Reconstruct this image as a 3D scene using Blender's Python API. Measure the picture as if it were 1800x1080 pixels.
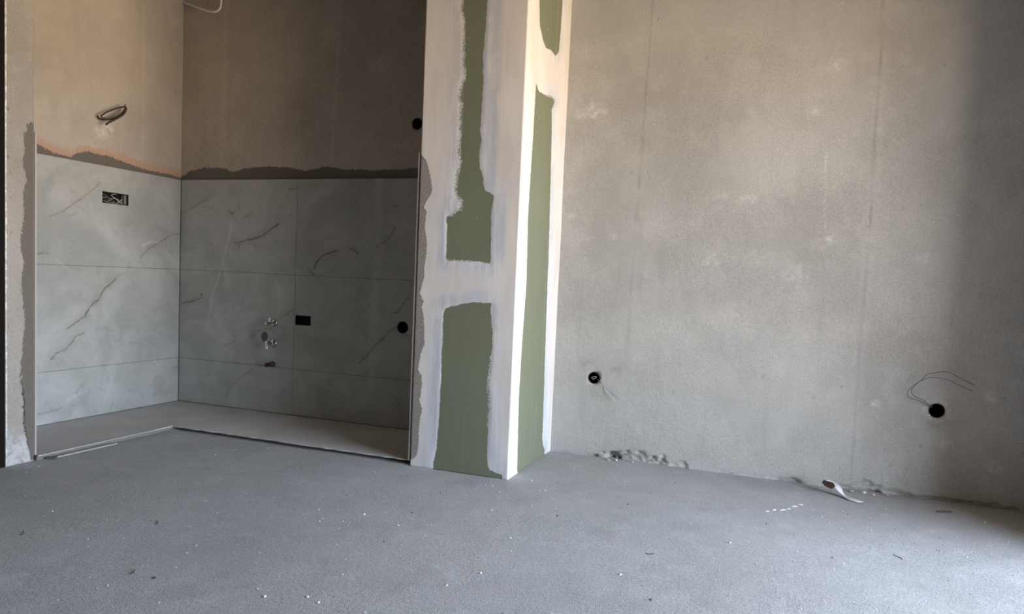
import bpy, bmesh, math, random
import numpy as np
from mathutils import Vector, Matrix
from mathutils.geometry import delaunay_2d_cdt

for _o in list(bpy.data.objects):
    bpy.data.objects.remove(_o, do_unlink=True)
SC = bpy.context.scene
COL = SC.collection

# ------------------------------------------------------------------ camera
YAW, PITCH, ROLL, EYE = -0.3499, 0.0651, 0.0445, 0.9573
cam_data = bpy.data.cameras.new('camera')
cam = bpy.data.objects.new('camera', cam_data)
COL.objects.link(cam)
fw = Vector((math.sin(YAW) * math.cos(PITCH), math.cos(YAW) * math.cos(PITCH), -math.sin(PITCH)))
rt0 = Vector((math.cos(YAW), -math.sin(YAW), 0.0))
up0 = rt0.cross(fw)
rt = rt0 * math.cos(ROLL) + up0 * math.sin(ROLL)
up = -rt0 * math.sin(ROLL) + up0 * math.cos(ROLL)
cam.matrix_world = Matrix(((rt.x, up.x, -fw.x, 0), (rt.y, up.y, -fw.y, 0), (rt.z, up.z, -fw.z, EYE), (0, 0, 0, 1)))
cam_data.sensor_width = 36.0
cam_data.sensor_fit = 'HORIZONTAL'
cam_data.lens = 1266.94 / 1800 * 36
cam_data.shift_x = (900 - 910.0) / 1800
cam_data.shift_y = (574.2 - 540) / 1800
cam_data.clip_start = 0.02
SC.camera = cam

# ------------------------------------------------------------------ light
SKY_TOP, SKY_LOW, GROUND = (0.58, 0.80, 1.18), (0.88, 1.00, 1.17), (1.06, 0.81, 0.58)
SKY_STRENGTH = 4.0
XR, DOOR_Y0, DOOR_Y1, DOOR_Z, XR_OUT = 1.3, 0.65, 3.08, 2.2, 1.62
ADDED_BALCONY_X = 3.0

world = bpy.data.worlds.new('daylight')
SC.world = world
world.use_nodes = True
wn, wl = world.node_tree.nodes, world.node_tree.links
wn.clear()
wo = wn.new('ShaderNodeOutputWorld')
wb = wn.new('ShaderNodeBackground')
wt = wn.new('ShaderNodeTexCoord')
ws = wn.new('ShaderNodeSeparateXYZ')
wr = wn.new('ShaderNodeValToRGB')
wm = wn.new('ShaderNodeMapRange')
wm.inputs['From Min'].default_value = -1
wm.inputs['From Max'].default_value = 1
wl.new(wt.outputs['Generated'], ws.inputs[0])
wl.new(ws.outputs['Z'], wm.inputs['Value'])
wl.new(wm.outputs[0], wr.inputs['Fac'])
cr = wr.color_ramp
cr.elements[0].position = 0.0
cr.elements[0].color = (*GROUND, 1)
cr.elements[1].position = 1.0
cr.elements[1].color = (*SKY_TOP, 1)
e = cr.elements.new(0.485); e.color = (*GROUND, 1)
e = cr.elements.new(0.515); e.color = (*SKY_LOW, 1)
wb.inputs['Strength'].default_value = SKY_STRENGTH
wl.new(wr.outputs['Color'], wb.inputs['Color'])
wl.new(wb.outputs[0], wo.inputs['Surface'])

sun_data = bpy.data.lights.new('sun', 'SUN')
sun_data.energy = 2.5
sun_data.angle = math.radians(0.53)
sun_data.color = (1.0, 0.90, 0.76)
sun = bpy.data.objects.new('sun', sun_data)
sun.rotation_euler = Vector((0.45, -0.45, 0.77)).to_track_quat('Z', 'Y').to_euler()
sun.location = (6, 0, 8)
COL.objects.link(sun)

portal_data = bpy.data.lights.new('door_daylight_portal', 'AREA')
portal_data.shape = 'RECTANGLE'
portal_data.size = DOOR_Z
portal_data.size_y = DOOR_Y1 - DOOR_Y0
portal_data.cycles.is_portal = True
portal = bpy.data.objects.new('door_daylight_portal', portal_data)
portal.location = (XR_OUT, (DOOR_Y0 + DOOR_Y1) / 2, DOOR_Z / 2)
portal.rotation_euler = (0, math.radians(90), 0)
COL.objects.link(portal)

SC.view_settings.view_transform = 'Standard'
SC.view_settings.look = 'None'
SC.view_settings.gamma = 1.0
SC.view_settings.use_curve_mapping = False
SC.view_settings.exposure = 2.45
SC.cycles.max_bounces = 6
SC.cycles.diffuse_bounces = 4
SC.cycles.glossy_bounces = 2
SC.cycles.transmission_bounces = 0

# ------------------------------------------------------------------ measured places (metres)
YC, XC1, XC0, YR, XN, YN, XJ = 3.1726, -1.1744, -1.699, 3.8434, -3.8338, 3.7988, -3.2723
YJ0, YJ1, ZP, ZT, Z1, Z2, XV = 2.2466, 2.376, 0.025, 1.5242, 0.9237, 0.3242, -2.8933
TILE_T = 0.014
XNW, YNW = XN - TILE_T, YN + TILE_T
CEIL = 2.78
FRONT_GREEN = [[[-1.5173,2.6795],[-1.5087,2.2627],[-1.5131,2.2421],[-1.5178,2.2136],[-1.5052,2.1955],[-1.4987,2.1819],[-1.494,2.0751],[-1.4952,2.0343],[-1.488,2.0035],[-1.497,1.9803],[-1.4852,1.9399],[-1.4807,1.9039],[-1.4972,1.8743],[-1.5094,1.8111],[-1.4931,1.7784],[-1.4996,1.7226],[-1.4935,1.6917],[-1.5006,1.6558],[-1.4929,1.6369],[-1.4968,1.5887],[-1.4976,1.5659],[-1.4938,1.5175],[-1.487,1.4985],[-1.5011,1.4502],[-1.5099,1.3678],[-1.4917,1.3299],[-1.4764,1.3218],[-1.4748,1.2847],[-1.4985,1.2783],[-1.5187,1.2564],[-1.5486,1.2451],[-1.5472,1.2123],[-1.5439,1.2069],[-1.5429,1.111],[-1.5433,1.0478],[-1.5367,1.0343],[-1.47,1.0337],[-1.4139,1.0329],[-1.3745,1.0342],[-1.3104,1.0255],[-1.3101,1.1035],[-1.3166,1.2452],[-1.3138,1.2932],[-1.308,1.3438],[-1.3292,1.3624],[-1.3512,1.3677],[-1.3675,1.4051],[-1.3637,1.4304],[-1.3692,1.4424],[-1.3853,1.4746],[-1.3884,1.5119],[-1.3868,1.5757],[-1.3808,1.5968],[-1.3902,1.65],[-1.3864,1.7424],[-1.3857,1.8766],[-1.3892,1.992],[-1.3846,2.109],[-1.3809,2.1944],[-1.3795,2.2512],[-1.3837,2.6621]],[[-1.539,0.798],[-1.5059,0.8123],[-1.435,0.8299],[-1.3808,0.8409],[-1.346,0.8387],[-1.2953,0.84],[-1.297,0.8128],[-1.2946,0.7615],[-1.2864,0.709],[-1.2818,0.6408],[-1.2834,0.5799],[-1.2884,0.4947],[-1.2956,0.4584],[-1.2869,0.396],[-1.2811,0.3333],[-1.2843,0.2538],[-1.286,0.1808],[-1.2871,0.1141],[-1.2805,0.0579],[-1.2676,0.036],[-1.2347,0.0266],[-1.2052,0.0223],[-1.1977,-0.0127],[-1.5675,-0.0129],[-1.5721,0.0237],[-1.5578,0.1027],[-1.55,0.2146],[-1.5468,0.3706],[-1.5464,0.4129],[-1.5444,0.4848],[-1.5475,0.5589],[-1.546,0.6709],[-1.5469,0.7656]]]
FRONT_ADHESIVE = [[-1.8254,1.5433],[-1.6993,1.5411],[-1.6847,1.5354],[-1.6637,1.505],[-1.646,1.4514],[-1.6307,1.3788],[-1.6329,1.3568],[-1.665,1.3072],[-1.6702,1.2832],[-1.6541,1.2687],[-1.6601,1.241],[-1.6617,1.1865],[-1.648,1.1176],[-1.6488,1.062],[-1.6584,0.9885],[-1.6567,0.9468],[-1.6787,0.8702],[-1.6549,0.8246],[-1.6634,0.8008],[-1.6499,0.7398],[-1.6453,0.6641],[-1.6405,0.623],[-1.6616,0.5669],[-1.6731,0.4905],[-1.6528,0.4584],[-1.6477,0.4091],[-1.6589,0.3339],[-1.6432,0.2984],[-1.6561,0.2083],[-1.6558,0.1366],[-1.6572,0.0904],[-1.6652,0.0519],[-1.6964,0.0305],[-1.7996,0.0084]]
SIDE_GREEN = [[[3.2436,2.6691],[3.3161,2.2861],[3.3409,2.1757],[3.4008,2.1255],[3.4492,2.1036],[3.5214,2.1175],[3.6132,2.113],[3.6578,2.1534],[3.6678,2.2223],[3.6775,2.3487],[3.6799,2.4204],[3.6745,2.8763]],[[3.321,1.9001],[3.3763,1.8741],[3.4737,1.8822],[3.5656,1.8967],[3.6347,1.8936],[3.5852,1.8337],[3.6056,1.704],[3.6339,1.2733],[3.6493,0.9189],[3.6686,0.5332],[3.6859,0.2215],[3.6879,0.1024],[3.71,0.0603],[3.7414,0.0254],[3.7365,-0.0022],[3.3166,-0.0056],[3.3014,0.0238],[3.2966,0.1244],[3.2821,0.362],[3.2875,0.6128],[3.3126,0.9357],[3.3031,1.1282],[3.2917,1.242],[3.3148,1.6462]]]
STUB_ADHESIVE = [[2.4185,1.5899],[2.3565,1.5721],[2.3381,1.5572],[2.3486,1.539],[2.3341,1.5182],[2.3294,1.4842],[2.3354,1.4547],[2.3318,1.426],[2.3224,1.4014],[2.3433,1.3084],[2.3275,1.2577],[2.3315,1.1539],[2.3144,1.0294],[2.3275,0.9413],[2.3169,0.8266],[2.3354,0.681],[2.3247,0.5749],[2.3167,0.4735],[2.3167,0.396],[2.3287,0.2909],[2.3286,0.1974],[2.3434,0.0979],[2.3598,0.0322],[2.368,0.0086],[2.421,0.0024]]
BACK_ADHESIVE = [[-3.8263,1.5549],[-3.775,1.5832],[-3.6432,1.6043],[-3.5125,1.6028],[-3.4122,1.5742],[-3.3164,1.597],[-3.1367,1.6069],[-2.9482,1.5965],[-2.8575,1.5744],[-2.6902,1.6006],[-2.5643,1.5819],[-2.3814,1.5749],[-2.2021,1.5781],[-2.0731,1.5867],[-1.4674,1.5799]]
LEFT_ADHESIVE = [[2.6736,1.6113],[2.8104,1.5784],[2.856,1.5625],[2.9081,1.544],[3.0157,1.5391],[3.0473,1.5687],[3.1157,1.5907],[3.1751,1.5848],[3.2476,1.5875],[3.3713,1.571],[3.4505,1.556],[3.5748,1.5481],[3.7187,1.547],[3.81,1.538]]
LEFT_VEINS = [[[[2.9844,0.5646],[3.0232,0.5859],[3.059,0.6109],[3.0954,0.6297],[3.1027,0.6496],[3.1211,0.6794],[3.1434,0.6992],[3.1886,0.7359],[3.2152,0.7836],[3.254,0.8147],[3.3014,0.8534]],0.004,0.95],[[[2.882,0.3899],[2.9157,0.4258],[2.9708,0.441],[3.0151,0.4839],[3.0368,0.5167],[3.0813,0.5278]],0.0035,0.7],[[[2.8768,1.1908],[2.9507,1.2231],[3.0164,1.2757],[3.0913,1.3284],[3.1414,1.3742],[3.1873,1.4203]],0.004,0.45],[[[3.0164,1.2757],[3.0736,1.2543]],0.004,0.3],[[[3.4729,0.9894],[3.5262,1.0389],[3.6105,1.0876],[3.7257,1.155],[3.793,1.1638]],0.004,0.5],[[[2.799,0.0912],[2.8827,0.0971],[2.9546,0.1108]],0.004,0.4],[[[2.7864,0.9717],[2.8184,0.9825],[2.8608,0.9877]],0.006,0.4],[[[3.0359,0.1789],[3.0611,0.2092],[3.0867,0.2297]],0.006,0.25],[[[3.2767,0.0405],[3.2842,0.0996]],0.005,0.25],[[[3.7551,0.2573],[3.7991,0.2607]],0.006,0.4]]
LEFT_LIGHT = [[[[2.9825,0.1463],[3.0432,0.1679],[3.1055,0.1866]],0.005,0.5],[[[3.4909,1.0658],[3.5564,1.0952],[3.6104,1.095]],0.006,0.6],[[[2.9176,0.9492],[2.9795,0.9129]],0.006,0.4],[[[3.5895,0.3301],[3.6268,0.289]],0.008,0.3]]
BACK_VEINS = [[[[-3.3751,1.1142],[-3.3338,1.1189],[-3.2566,1.1391],[-3.207,1.1475],[-3.158,1.1631],[-3.123,1.1892],[-3.036,1.2413]],0.005,0.9],[[[-3.343,1.1224],[-3.3447,1.0744]],0.004,0.8],[[[-2.7525,0.9701],[-2.7425,1.0024],[-2.7207,1.0314],[-2.6756,1.062],[-2.6303,1.0728],[-2.5894,1.0858]],0.005,0.95],[[[-2.8001,0.9599],[-2.7579,0.9273]],0.006,0.9],[[[-2.4931,1.0975],[-2.4633,1.088],[-2.4361,1.0691]],0.006,0.7],[[[-2.1927,1.236],[-2.2105,1.1979],[-2.2326,1.1656],[-2.2629,1.1446],[-2.3168,1.116]],0.005,0.5],[[[-3.8213,0.6927],[-3.7329,0.7127],[-3.6382,0.7405],[-3.6465,0.7705]],0.004,0.85],[[[-2.073,0.8162],[-2.0994,0.8081],[-2.1249,0.7728],[-2.1552,0.7269],[-2.1963,0.7177]],0.005,0.6],[[[-2.1586,0.6447],[-2.1927,0.6219],[-2.2174,0.6014],[-2.243,0.5635],[-2.2953,0.5251],[-2.3413,0.473],[-2.4091,0.4011]],0.005,0.65],[[[-2.9976,0.6492],[-2.9542,0.6699],[-2.9116,0.705]],0.004,0.7],[[[-3.1916,0.545],[-3.1332,0.56],[-3.0664,0.5717]],0.0035,0.5],[[[-3.4435,0.4299],[-3.397,0.4522],[-3.3619,0.4698]],0.005,0.45],[[[-3.422,0.105],[-3.3857,0.1655],[-3.3553,0.1911],[-3.2759,0.2511],[-3.1947,0.3068]],0.005,0.4],[[[-3.8223,1.2976],[-3.7174,1.3477],[-3.6255,1.3895],[-3.5741,1.4343]],0.005,0.4],[[[-3.3978,1.2947],[-3.4261,1.3129],[-3.3889,1.3095]],0.007,0.5],[[[-2.1679,0.1684],[-2.1453,0.1915],[-2.1207,0.1594]],0.006,0.4],[[[-3.3236,1.2699],[-3.2337,1.3111]],0.01,0.25],[[[-2.9552,1.4633],[-2.9036,1.4667]],0.008,0.5],[[[-2.2013,1.3617],[-2.1741,1.3552]],0.008,0.5]]
BACK_LIGHT = [[[[-3.4018,1.2667],[-3.418,1.1651],[-3.4703,0.9963],[-3.51,0.8712],[-3.5595,0.7445],[-3.589,0.5529]],0.008,0.45],[[[-3.0528,0.8902],[-3.0106,0.8013],[-3.0075,0.6887]],0.009,0.4],[[[-3.3649,0.4809],[-3.3188,0.4954]],0.006,0.5],[[[-3.6774,1.3518],[-3.5729,1.3785]],0.005,0.5],[[[-2.3077,1.513],[-2.3069,1.0616],[-2.3169,0.683],[-2.3138,0.2657]],0.03,0.28],[[[-2.8402,1.3433],[-2.7375,1.435],[-2.6549,1.449]],0.02,0.2],[[[-3.7171,0.9046],[-3.4554,0.9595],[-3.4293,0.8409]],0.02,0.25]]  # pale veins, and one tall vertical band that paints in a reflection
LEFT_OUTLET = [[3.2029,1.3722],[3.3858,1.3715],[3.3865,1.3035],[3.2034,1.3059]]
BACK_OUTLET = [[-2.894,0.6662],[-2.7729,0.6698],[-2.7711,0.6097],[-2.8922,0.6056]]
BACK_ROUND = [[-2.116,0.6406]]
BACK_UPPER_ROUND = [[-2.0737,1.8407]]
WALL_ROUNDS = [[-0.9422,0.4371],[0.7139,0.4282]]
VALVES = [[-3.0496,0.6095],[-3.0527,0.479],[-3.0557,0.3425]]
LOOP = [[3.3077,1.8833],[3.2383,1.7736],[3.181,1.8075],[3.2113,1.7944],[3.3801,1.9003]]
WHITE = [[-3.6324,2.5949],[-3.5091,2.5462],[-3.4104,2.514],[-3.3491,2.5259],[-3.3394,2.5828]]
WIRE_A = [[-0.9565,0.4342],[-0.9176,0.4252],[-0.8912,0.4087],[-0.8646,0.3861],[-0.8253,0.3617],[-0.7922,0.3306]]
WIRE_A2 = [[-0.9172,0.4189],[-0.8739,0.3821],[-0.8437,0.3505],[-0.8167,0.3188]]
WIRE_B1 = [[0.6944,0.4369],[0.6847,0.4447],[0.6685,0.4554],[0.6302,0.4727],[0.592,0.483],[0.5802,0.4961],[0.5833,0.5176],[0.5974,0.5402],[0.6237,0.5637],[0.6592,0.5845],[0.6926,0.5892],[0.7264,0.5852],[0.7573,0.5758],[0.7885,0.5613],[0.8193,0.5486],[0.8454,0.5373]]
WIRE_B2 = [[0.7004,0.4393],[0.6905,0.4488],[0.6713,0.4592],[0.6484,0.478],[0.623,0.4861],[0.6067,0.4969],[0.5964,0.51],[0.5997,0.5298],[0.6152,0.5524],[0.6352,0.5753],[0.652,0.5997],[0.6879,0.6115],[0.7179,0.6183],[0.7453,0.6165],[0.7734,0.6033],[0.8013,0.5902],[0.8492,0.5662]]
CRUMB_WHITE = [[-2.546,1.922],[-1.818,1.545],[-1.318,2.383],[-0.92,1.983],[-0.861,2.113],[-0.888,2.455],[-1.201,1.717],[-1.252,1.734],[-1.362,1.681],[-1.498,2.255],[-1.069,3.216],[0.005,3.701],[0.241,3.233],[0.876,3.564],[-1.072,2.727],[-1.416,1.714],[-0.127,2.791],[-0.445,2.314],[-1.502,2.436],[0.706,3.054]]
CRUMB_DARK = [[-1.365,2.837],[-1.739,1.642],[-0.575,3.079],[-0.807,2.786],[-0.003,3.09],[0.23,2.815],[0.326,3.4],[-0.316,2.161],[-1.344,2.543],[-1.281,2.216]]
TWIGS = [[-1.828,1.646],[-2.419,1.72],[-2.113,2.005],[-0.386,2.536],[0.462,2.932]]
CHIP = [[0.74,3.646]]
STREAK = [[-0.0,3.271],[0.028,3.303],[0.058,3.328],[0.089,3.353],[0.113,3.401],[0.137,3.451]]
PAPER = [[0.264,3.736],[0.302,3.735],[0.328,3.689],[0.38,3.638],[0.2375,0.0674],[0.2836,0.0685]]
STONE = [[-0.187,3.862]]
LATH = [[-3.282,2.451],[-3.279,2.756]]
PLINTH = [[-3.262,2.38],[-3.253,3.183],[-1.744,3.236]]
CHIPS_BASE = [[-0.8328,0.0307],[-0.8003,0.0159],[-0.7441,0.0231],[-0.6662,0.0175],[-0.5593,0.0189],[-0.4511,0.0146],[0.3216,-0.0031],[0.384,0.02],[0.4603,0.0112],[0.5353,0.0052],[0.1106,0.0102]]
WALLPATCH = [[[-1.0168,1.8834],0.075,0.7],[[-1.0796,1.8706],0.05,0.6],[[-0.1956,1.4143],0.05,0.6],[[-0.3355,1.4282],0.06,0.35],[[-0.2093,1.853],0.03,0.35],[[0.0879,1.8418],0.05,0.5],[[0.1704,2.0544],0.06,0.5],[[-0.3578,1.0937],0.06,0.4],[[0.0563,1.0512],0.09,0.35],[[0.2008,1.223],0.03,0.7],[[0.9234,0.5098],0.05,0.6],[[0.9694,0.1967],0.05,0.5],[[0.4559,0.4357],0.03,0.6],[[-0.1358,1.1154],0.1,0.25],[[-0.2274,0.8076],0.15,0.25],[[-0.5417,0.7585],0.12,0.25],[[-0.8714,1.2143],0.04,0.4],[[0.6002,1.1388],0.04,0.5],[[-1.1154,1.3181],0.03,0.5],[[0.7566,0.2772],0.05,0.4],[[-0.048,0.5878],0.12,0.2]]
WALLSTAIN = [[[-0.8887,0.3618],0.09,0.5],[[-0.9927,0.51],0.05,0.4],[[-0.8167,0.4934],0.08,0.35],[[-0.7085,0.5026],0.06,0.3],[[0.7171,0.3676],0.07,0.5],[[0.7796,0.4418],0.04,0.4],[[0.6262,0.5076],0.05,0.2]]
WALLSPOT = [[-0.7941,1.5503],[-0.7468,1.3013],[-0.3574,1.1814],[-0.512,0.3981],[-0.4425,2.1274],[-0.7003,2.3407],[-0.0711,0.522],[0.1755,0.4357],[0.3002,0.5043],[0.5378,0.1451],[0.6589,0.2517],[0.6293,2.0275]]
SEAMS = [[[0.355,2.3452],[0.3618,2.0036],[0.3625,1.7835],[0.3702,1.2811],[0.3656,0.7329],[0.3678,0.2949],[0.3748,0.0045]],[[-0.7326,2.4416],[-0.7335,2.2475],[-0.7461,1.885],[-0.7494,1.6214],[-0.7593,1.3071],[-0.7663,1.0468],[-0.7662,0.6521]],[[0.1529,1.6351],[0.1631,1.4431],[0.1715,1.2777]]]
LOOP_CABLE = [[-3.8678,3.1937,1.8143],[-3.8438,3.1777,1.8033],[-3.8278,3.1795,1.79],[-3.8128,3.1972,1.7884],[-3.8028,3.2308,1.7972],[-3.7978,3.2614,1.8137],[-3.7928,3.2923,1.8372],[-3.7878,3.3156,1.8626],[-3.7878,3.3234,1.8846],[-3.7878,3.3073,1.8876],[-3.7928,3.2722,1.8728],[-3.7978,3.2377,1.855],[-3.7978,3.1995,1.8329],[-3.7928,3.1652,1.8085],[-3.7878,3.1537,1.796],[-3.7828,3.1645,1.7884],[-3.7778,3.1981,1.7924],[-3.7728,3.2321,1.8097],[-3.7678,3.2666,1.8372],[-3.7678,3.2939,1.8703],[-3.7678,3.2976,1.898]]
LOOP_TAIL = [[-3.7858,3.3216,1.8808],[-3.7778,3.299,1.8449],[-3.7728,3.2555,1.8116],[-3.7698,3.2143,1.7858],[-3.7678,3.1823,1.7656],[-3.7678,3.1729,1.7554]]
HANGING_CABLE = [[-3.8737,3.815,2.7022],[-3.8342,3.8,2.6858],[-3.7562,3.78,2.6554],[-3.6554,3.75,2.6142],[-3.5895,3.74,2.5908],[-3.5245,3.73,2.573],[-3.488,3.73,2.5752],[-3.4657,3.73,2.5927],[-3.4595,3.73,2.6203],[-3.4583,3.73,2.6694],[-3.46,3.73,2.7468]]

# ------------------------------------------------------------------ helpers
def vhash(i, j, k, seed):
    n = (i * 374761393 + j * 668265263 + k * 2147483647 + seed * 974634777) & 0xFFFFFFFF
    n = ((n ^ (n >> 13)) * 1274126177) & 0xFFFFFFFF
    n = n ^ (n >> 16)
    return (n & 0xFFFF) / 65535.0


def vnoise(x, y, seed=0):
    x = np.asarray(x, float); y = np.asarray(y, float)
    i = np.floor(x).astype(np.int64); j = np.floor(y).astype(np.int64)
    fx, fy = x - i, y - j
    fx = fx * fx * (3 - 2 * fx); fy = fy * fy * (3 - 2 * fy)
    h = lambda a, b: vhash(a, b, np.zeros_like(a), seed)
    a = h(i, j) * (1 - fx) + h(i + 1, j) * fx
    b = h(i, j + 1) * (1 - fx) + h(i + 1, j + 1) * fx
    return a * (1 - fy) + b * fy


def fbm(x, y, seed=0, oct=4):
    s, a, t = 0, 0.5, 0
    for k in range(oct):
        s = s + a * vnoise(x * 2 ** k, y * 2 ** k, seed + k * 17); t += a; a *= 0.5
    return s / t


def seg_dist(P, A, B):
    d = B - A
    L = max(float(d @ d), 1e-12)
    t = np.clip(((P - A) @ d) / L, 0, 1)
    q = P - (A + t[:, None] * d)
    return np.sqrt((q * q).sum(1)), t


def poly_sdf(P, poly):
    poly = np.array(poly, float)
    best = np.full(len(P), 1e9)
    inside = np.zeros(len(P), bool)
    for k in range(len(poly)):
        A, B = poly[k - 1], poly[k]
        best = np.minimum(best, seg_dist(P, A, B)[0])
        c = ((A[1] > P[:, 1]) != (B[1] > P[:, 1]))
        with np.errstate(divide='ignore', invalid='ignore'):
            xi = (B[0] - A[0]) * (P[:, 1] - A[1]) / (B[1] - A[1]) + A[0]
        inside ^= c & (P[:, 0] < xi)
    return np.where(inside, best, -best)


def line_dist(P, line):
    best = np.full(len(P), 1e9)
    along = np.zeros(len(P))
    n = len(line) - 1
    for k in range(n):
        d, t = seg_dist(P, np.array(line[k], float), np.array(line[k + 1], float))
        m = d < best
        best[m] = d[m]
        along[m] = ((k + t) / n)[m]
    return best, along


def make_mesh(name, verts, faces, mat=None, parent=None, smooth=False, attrs=None, kind=None):
    me = bpy.data.meshes.new(name)
    me.from_pydata([tuple(map(float, v)) for v in verts], [], [tuple(int(i) for i in f) for f in faces])
    if attrs:
        for k, a in attrs.items():
            at = me.attributes.new(k, 'FLOAT', 'POINT')
            at.data.foreach_set('value', np.asarray(a, np.float32))
    if smooth:
        me.polygons.foreach_set('use_smooth', [True] * len(me.polygons))
    if mat:
        me.materials.append(mat)
    me.update()
    ob = bpy.data.objects.new(name, me)
    COL.objects.link(ob)
    if parent:
        ob.parent = parent
    if kind:
        ob['kind'] = kind
    return ob


def empty(name, loc, label=None, cat=None, group=None):
    o = bpy.data.objects.new(name, None)
    o.location = loc
    o.empty_display_size = 0.05
    COL.objects.link(o)
    if label:
        o['label'] = label; o['category'] = cat
    if group:
        o['group'] = group
    return o


def tag(o, label, cat, group=None):
    o['label'] = label; o['category'] = cat
    if group:
        o['group'] = group
    return o


def steps(a, b, s):
    n = max(1, int(round((b - a) / s)))
    return np.linspace(a, b, n + 1)


def surface(name, us, vs, org, U, V, holes=(), disp=None, attrs=None, thick=0.02, hole_depth=None, mat=None,
            parent=None, kind=None, smooth=True):
    """A gridded slab face with holes cut out; u,v in metres along U,V from org, pushed out along U x V."""
    us = np.asarray(us, float); vs = np.asarray(vs, float)
    nu, nv = len(us), len(vs)
    uu, vv = np.meshgrid(us, vs)
    pts = list(zip(uu.ravel(), vv.ravel()))
    keep = np.ones((nv - 1, nu - 1), bool)
    faces = []
    loops = []
    for h in holes:
        hx = [p[0] for p in h]; hy = [p[1] for p in h]
        i0 = max(0, np.searchsorted(us, min(hx) - 0.004) - 1); i1 = min(nu - 1, np.searchsorted(us, max(hx) + 0.004))
        j0 = max(0, np.searchsorted(vs, min(hy) - 0.004) - 1); j1 = min(nv - 1, np.searchsorted(vs, max(hy) + 0.004))
        keep[j0:j1, i0:i1] = False
        ring = [(i, j0) for i in range(i0, i1)] + [(i1, j) for j in range(j0, j1)] + \
               [(i, j1) for i in range(i1, i0, -1)] + [(i0, j) for j in range(j1, j0, -1)]
        idx = [j * nu + i for i, j in ring]
        base = len(pts)
        pts.extend(h)
        hid = list(range(base, base + len(h)))
        allid = idx + hid
        co = [Vector(pts[k]) for k in allid]
        nr, nh = len(idx), len(hid)
        edges = [(k, (k + 1) % nr) for k in range(nr)] + [(nr + k, nr + (k + 1) % nh) for k in range(nh)]
        vo, eo, fo, ov, oe, of = delaunay_2d_cdt(co, edges, [], 0, 1e-7)
        back = [allid[o[0]] if o else None for o in ov]
        hp = np.array(h)
        cents = np.array([np.mean([vo[k][:] for k in f], axis=0) for f in fo])
        ins = poly_sdf(cents, hp) > 0
        for f, q in zip(fo, ins):
            if not q and all(back[k] is not None for k in f):
                g = [back[k] for k in f]
                a, b, c = (np.array(pts[g[0]]), np.array(pts[g[1]]), np.array(pts[g[2]]))
                if (b - a)[0] * (c - a)[1] - (b - a)[1] * (c - a)[0] < 0:
                    g = g[::-1]
                faces.append(tuple(g))
        area = 0.5 * sum(h[k - 1][0] * h[k][1] - h[k][0] * h[k - 1][1] for k in range(nh))
        loops.append((hid if area < 0 else hid[::-1], True))
    jj, ii = np.nonzero(keep)
    a = jj * nu + ii
    faces = list(zip(a, a + 1, a + nu + 1, a + nu)) + faces
    P = np.array(pts)
    d = disp(P) if disp else np.zeros(len(P))
    outer = [i for i in range(nu - 1)] + [j * nu + nu - 1 for j in range(nv - 1)] + \
            [(nv - 1) * nu + i for i in range(nu - 1, 0, -1)] + [j * nu for j in range(nv - 1, 0, -1)]
    loops.append((outer, False))
    U = np.array(U, float); V = np.array(V, float); N = np.cross(U, V); org = np.array(org, float)
    W = org + P[:, :1] * U + P[:, 1:] * V + d[:, None] * N
    A = {k: f(P) for k, f in (attrs or {}).items()}
    verts = list(W)
    for lp, is_hole in loops:
        dep = (hole_depth or thick) if is_hole else thick
        b = len(verts)
        for k in lp:
            verts.append(org + P[k, 0] * U + P[k, 1] * V - dep * N)
            for kk in A:
                pass
        n = len(lp)
        for k in range(n):
            faces.append((lp[k], b + k, b + (k + 1) % n, lp[(k + 1) % n]))
        for kk in A:
            A[kk] = np.concatenate([A[kk], A[kk][lp]])
    ob = make_mesh(name, verts, faces, mat, parent, False, A, kind)
    if smooth:
        nf = len(ob.data.polygons)
        flags = np.ones(nf, bool)
        ns = sum(len(l[0]) for l in loops)
        flags[nf - ns:] = False
        ob.data.polygons.foreach_set('use_smooth', flags)
    return ob


def boxes(name, bs, mat=None, parent=None, kind=None, bevel=0.0):
    bm = bmesh.new()
    for (x0, x1, y0, y1, z0, z1) in bs:
        r = bmesh.ops.create_cube(bm, size=1)
        for v in r['verts']:
            v.co = Vector(((x0 + x1) / 2 + v.co.x * (x1 - x0), (y0 + y1) / 2 + v.co.y * (y1 - y0), (z0 + z1) / 2 + v.co.z * (z1 - z0)))
    if bevel:
        bmesh.ops.bevel(bm, geom=bm.edges[:], offset=bevel, segments=1, affect='EDGES')
    return bm_obj(name, bm, mat, parent, kind)


def bm_obj(name, bm, mat=None, parent=None, kind=None, smooth=False):
    me = bpy.data.meshes.new(name)
    bmesh.ops.recalc_face_normals(bm, faces=bm.faces[:])
    bm.to_mesh(me); bm.free()
    if smooth:
        me.polygons.foreach_set('use_smooth', [True] * len(me.polygons))
    if mat:
        me.materials.append(mat)
    ob = bpy.data.objects.new(name, me)
    COL.objects.link(ob)
    if parent:
        ob.parent = parent
    if kind:
        ob['kind'] = kind
    return ob


def prism(name, outline, z0, z1, mat, parent=None, kind=None):
    co = [Vector(p) for p in outline]
    n = len(co)
    vo, eo, fo, ov, oe, of = delaunay_2d_cdt(co, [(k, (k + 1) % n) for k in range(n)], [], 1, 1e-7)
    verts = [(p[0], p[1], z1) for p in outline] + [(p[0], p[1], z0) for p in outline]
    faces = []
    for f in fo:
        g = [ov[k][0] for k in f]
        faces.append(tuple(g)); faces.append(tuple(n + k for k in g[::-1]))
    for k in range(n):
        faces.append((k, n + k, n + (k + 1) % n, (k + 1) % n))
    ob = make_mesh(name, verts, faces, mat, parent, False, None, kind)
    bm = bmesh.new(); bm.from_mesh(ob.data); bmesh.ops.recalc_face_normals(bm, faces=bm.faces[:]); bm.to_mesh(ob.data); bm.free()
    return ob


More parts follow.
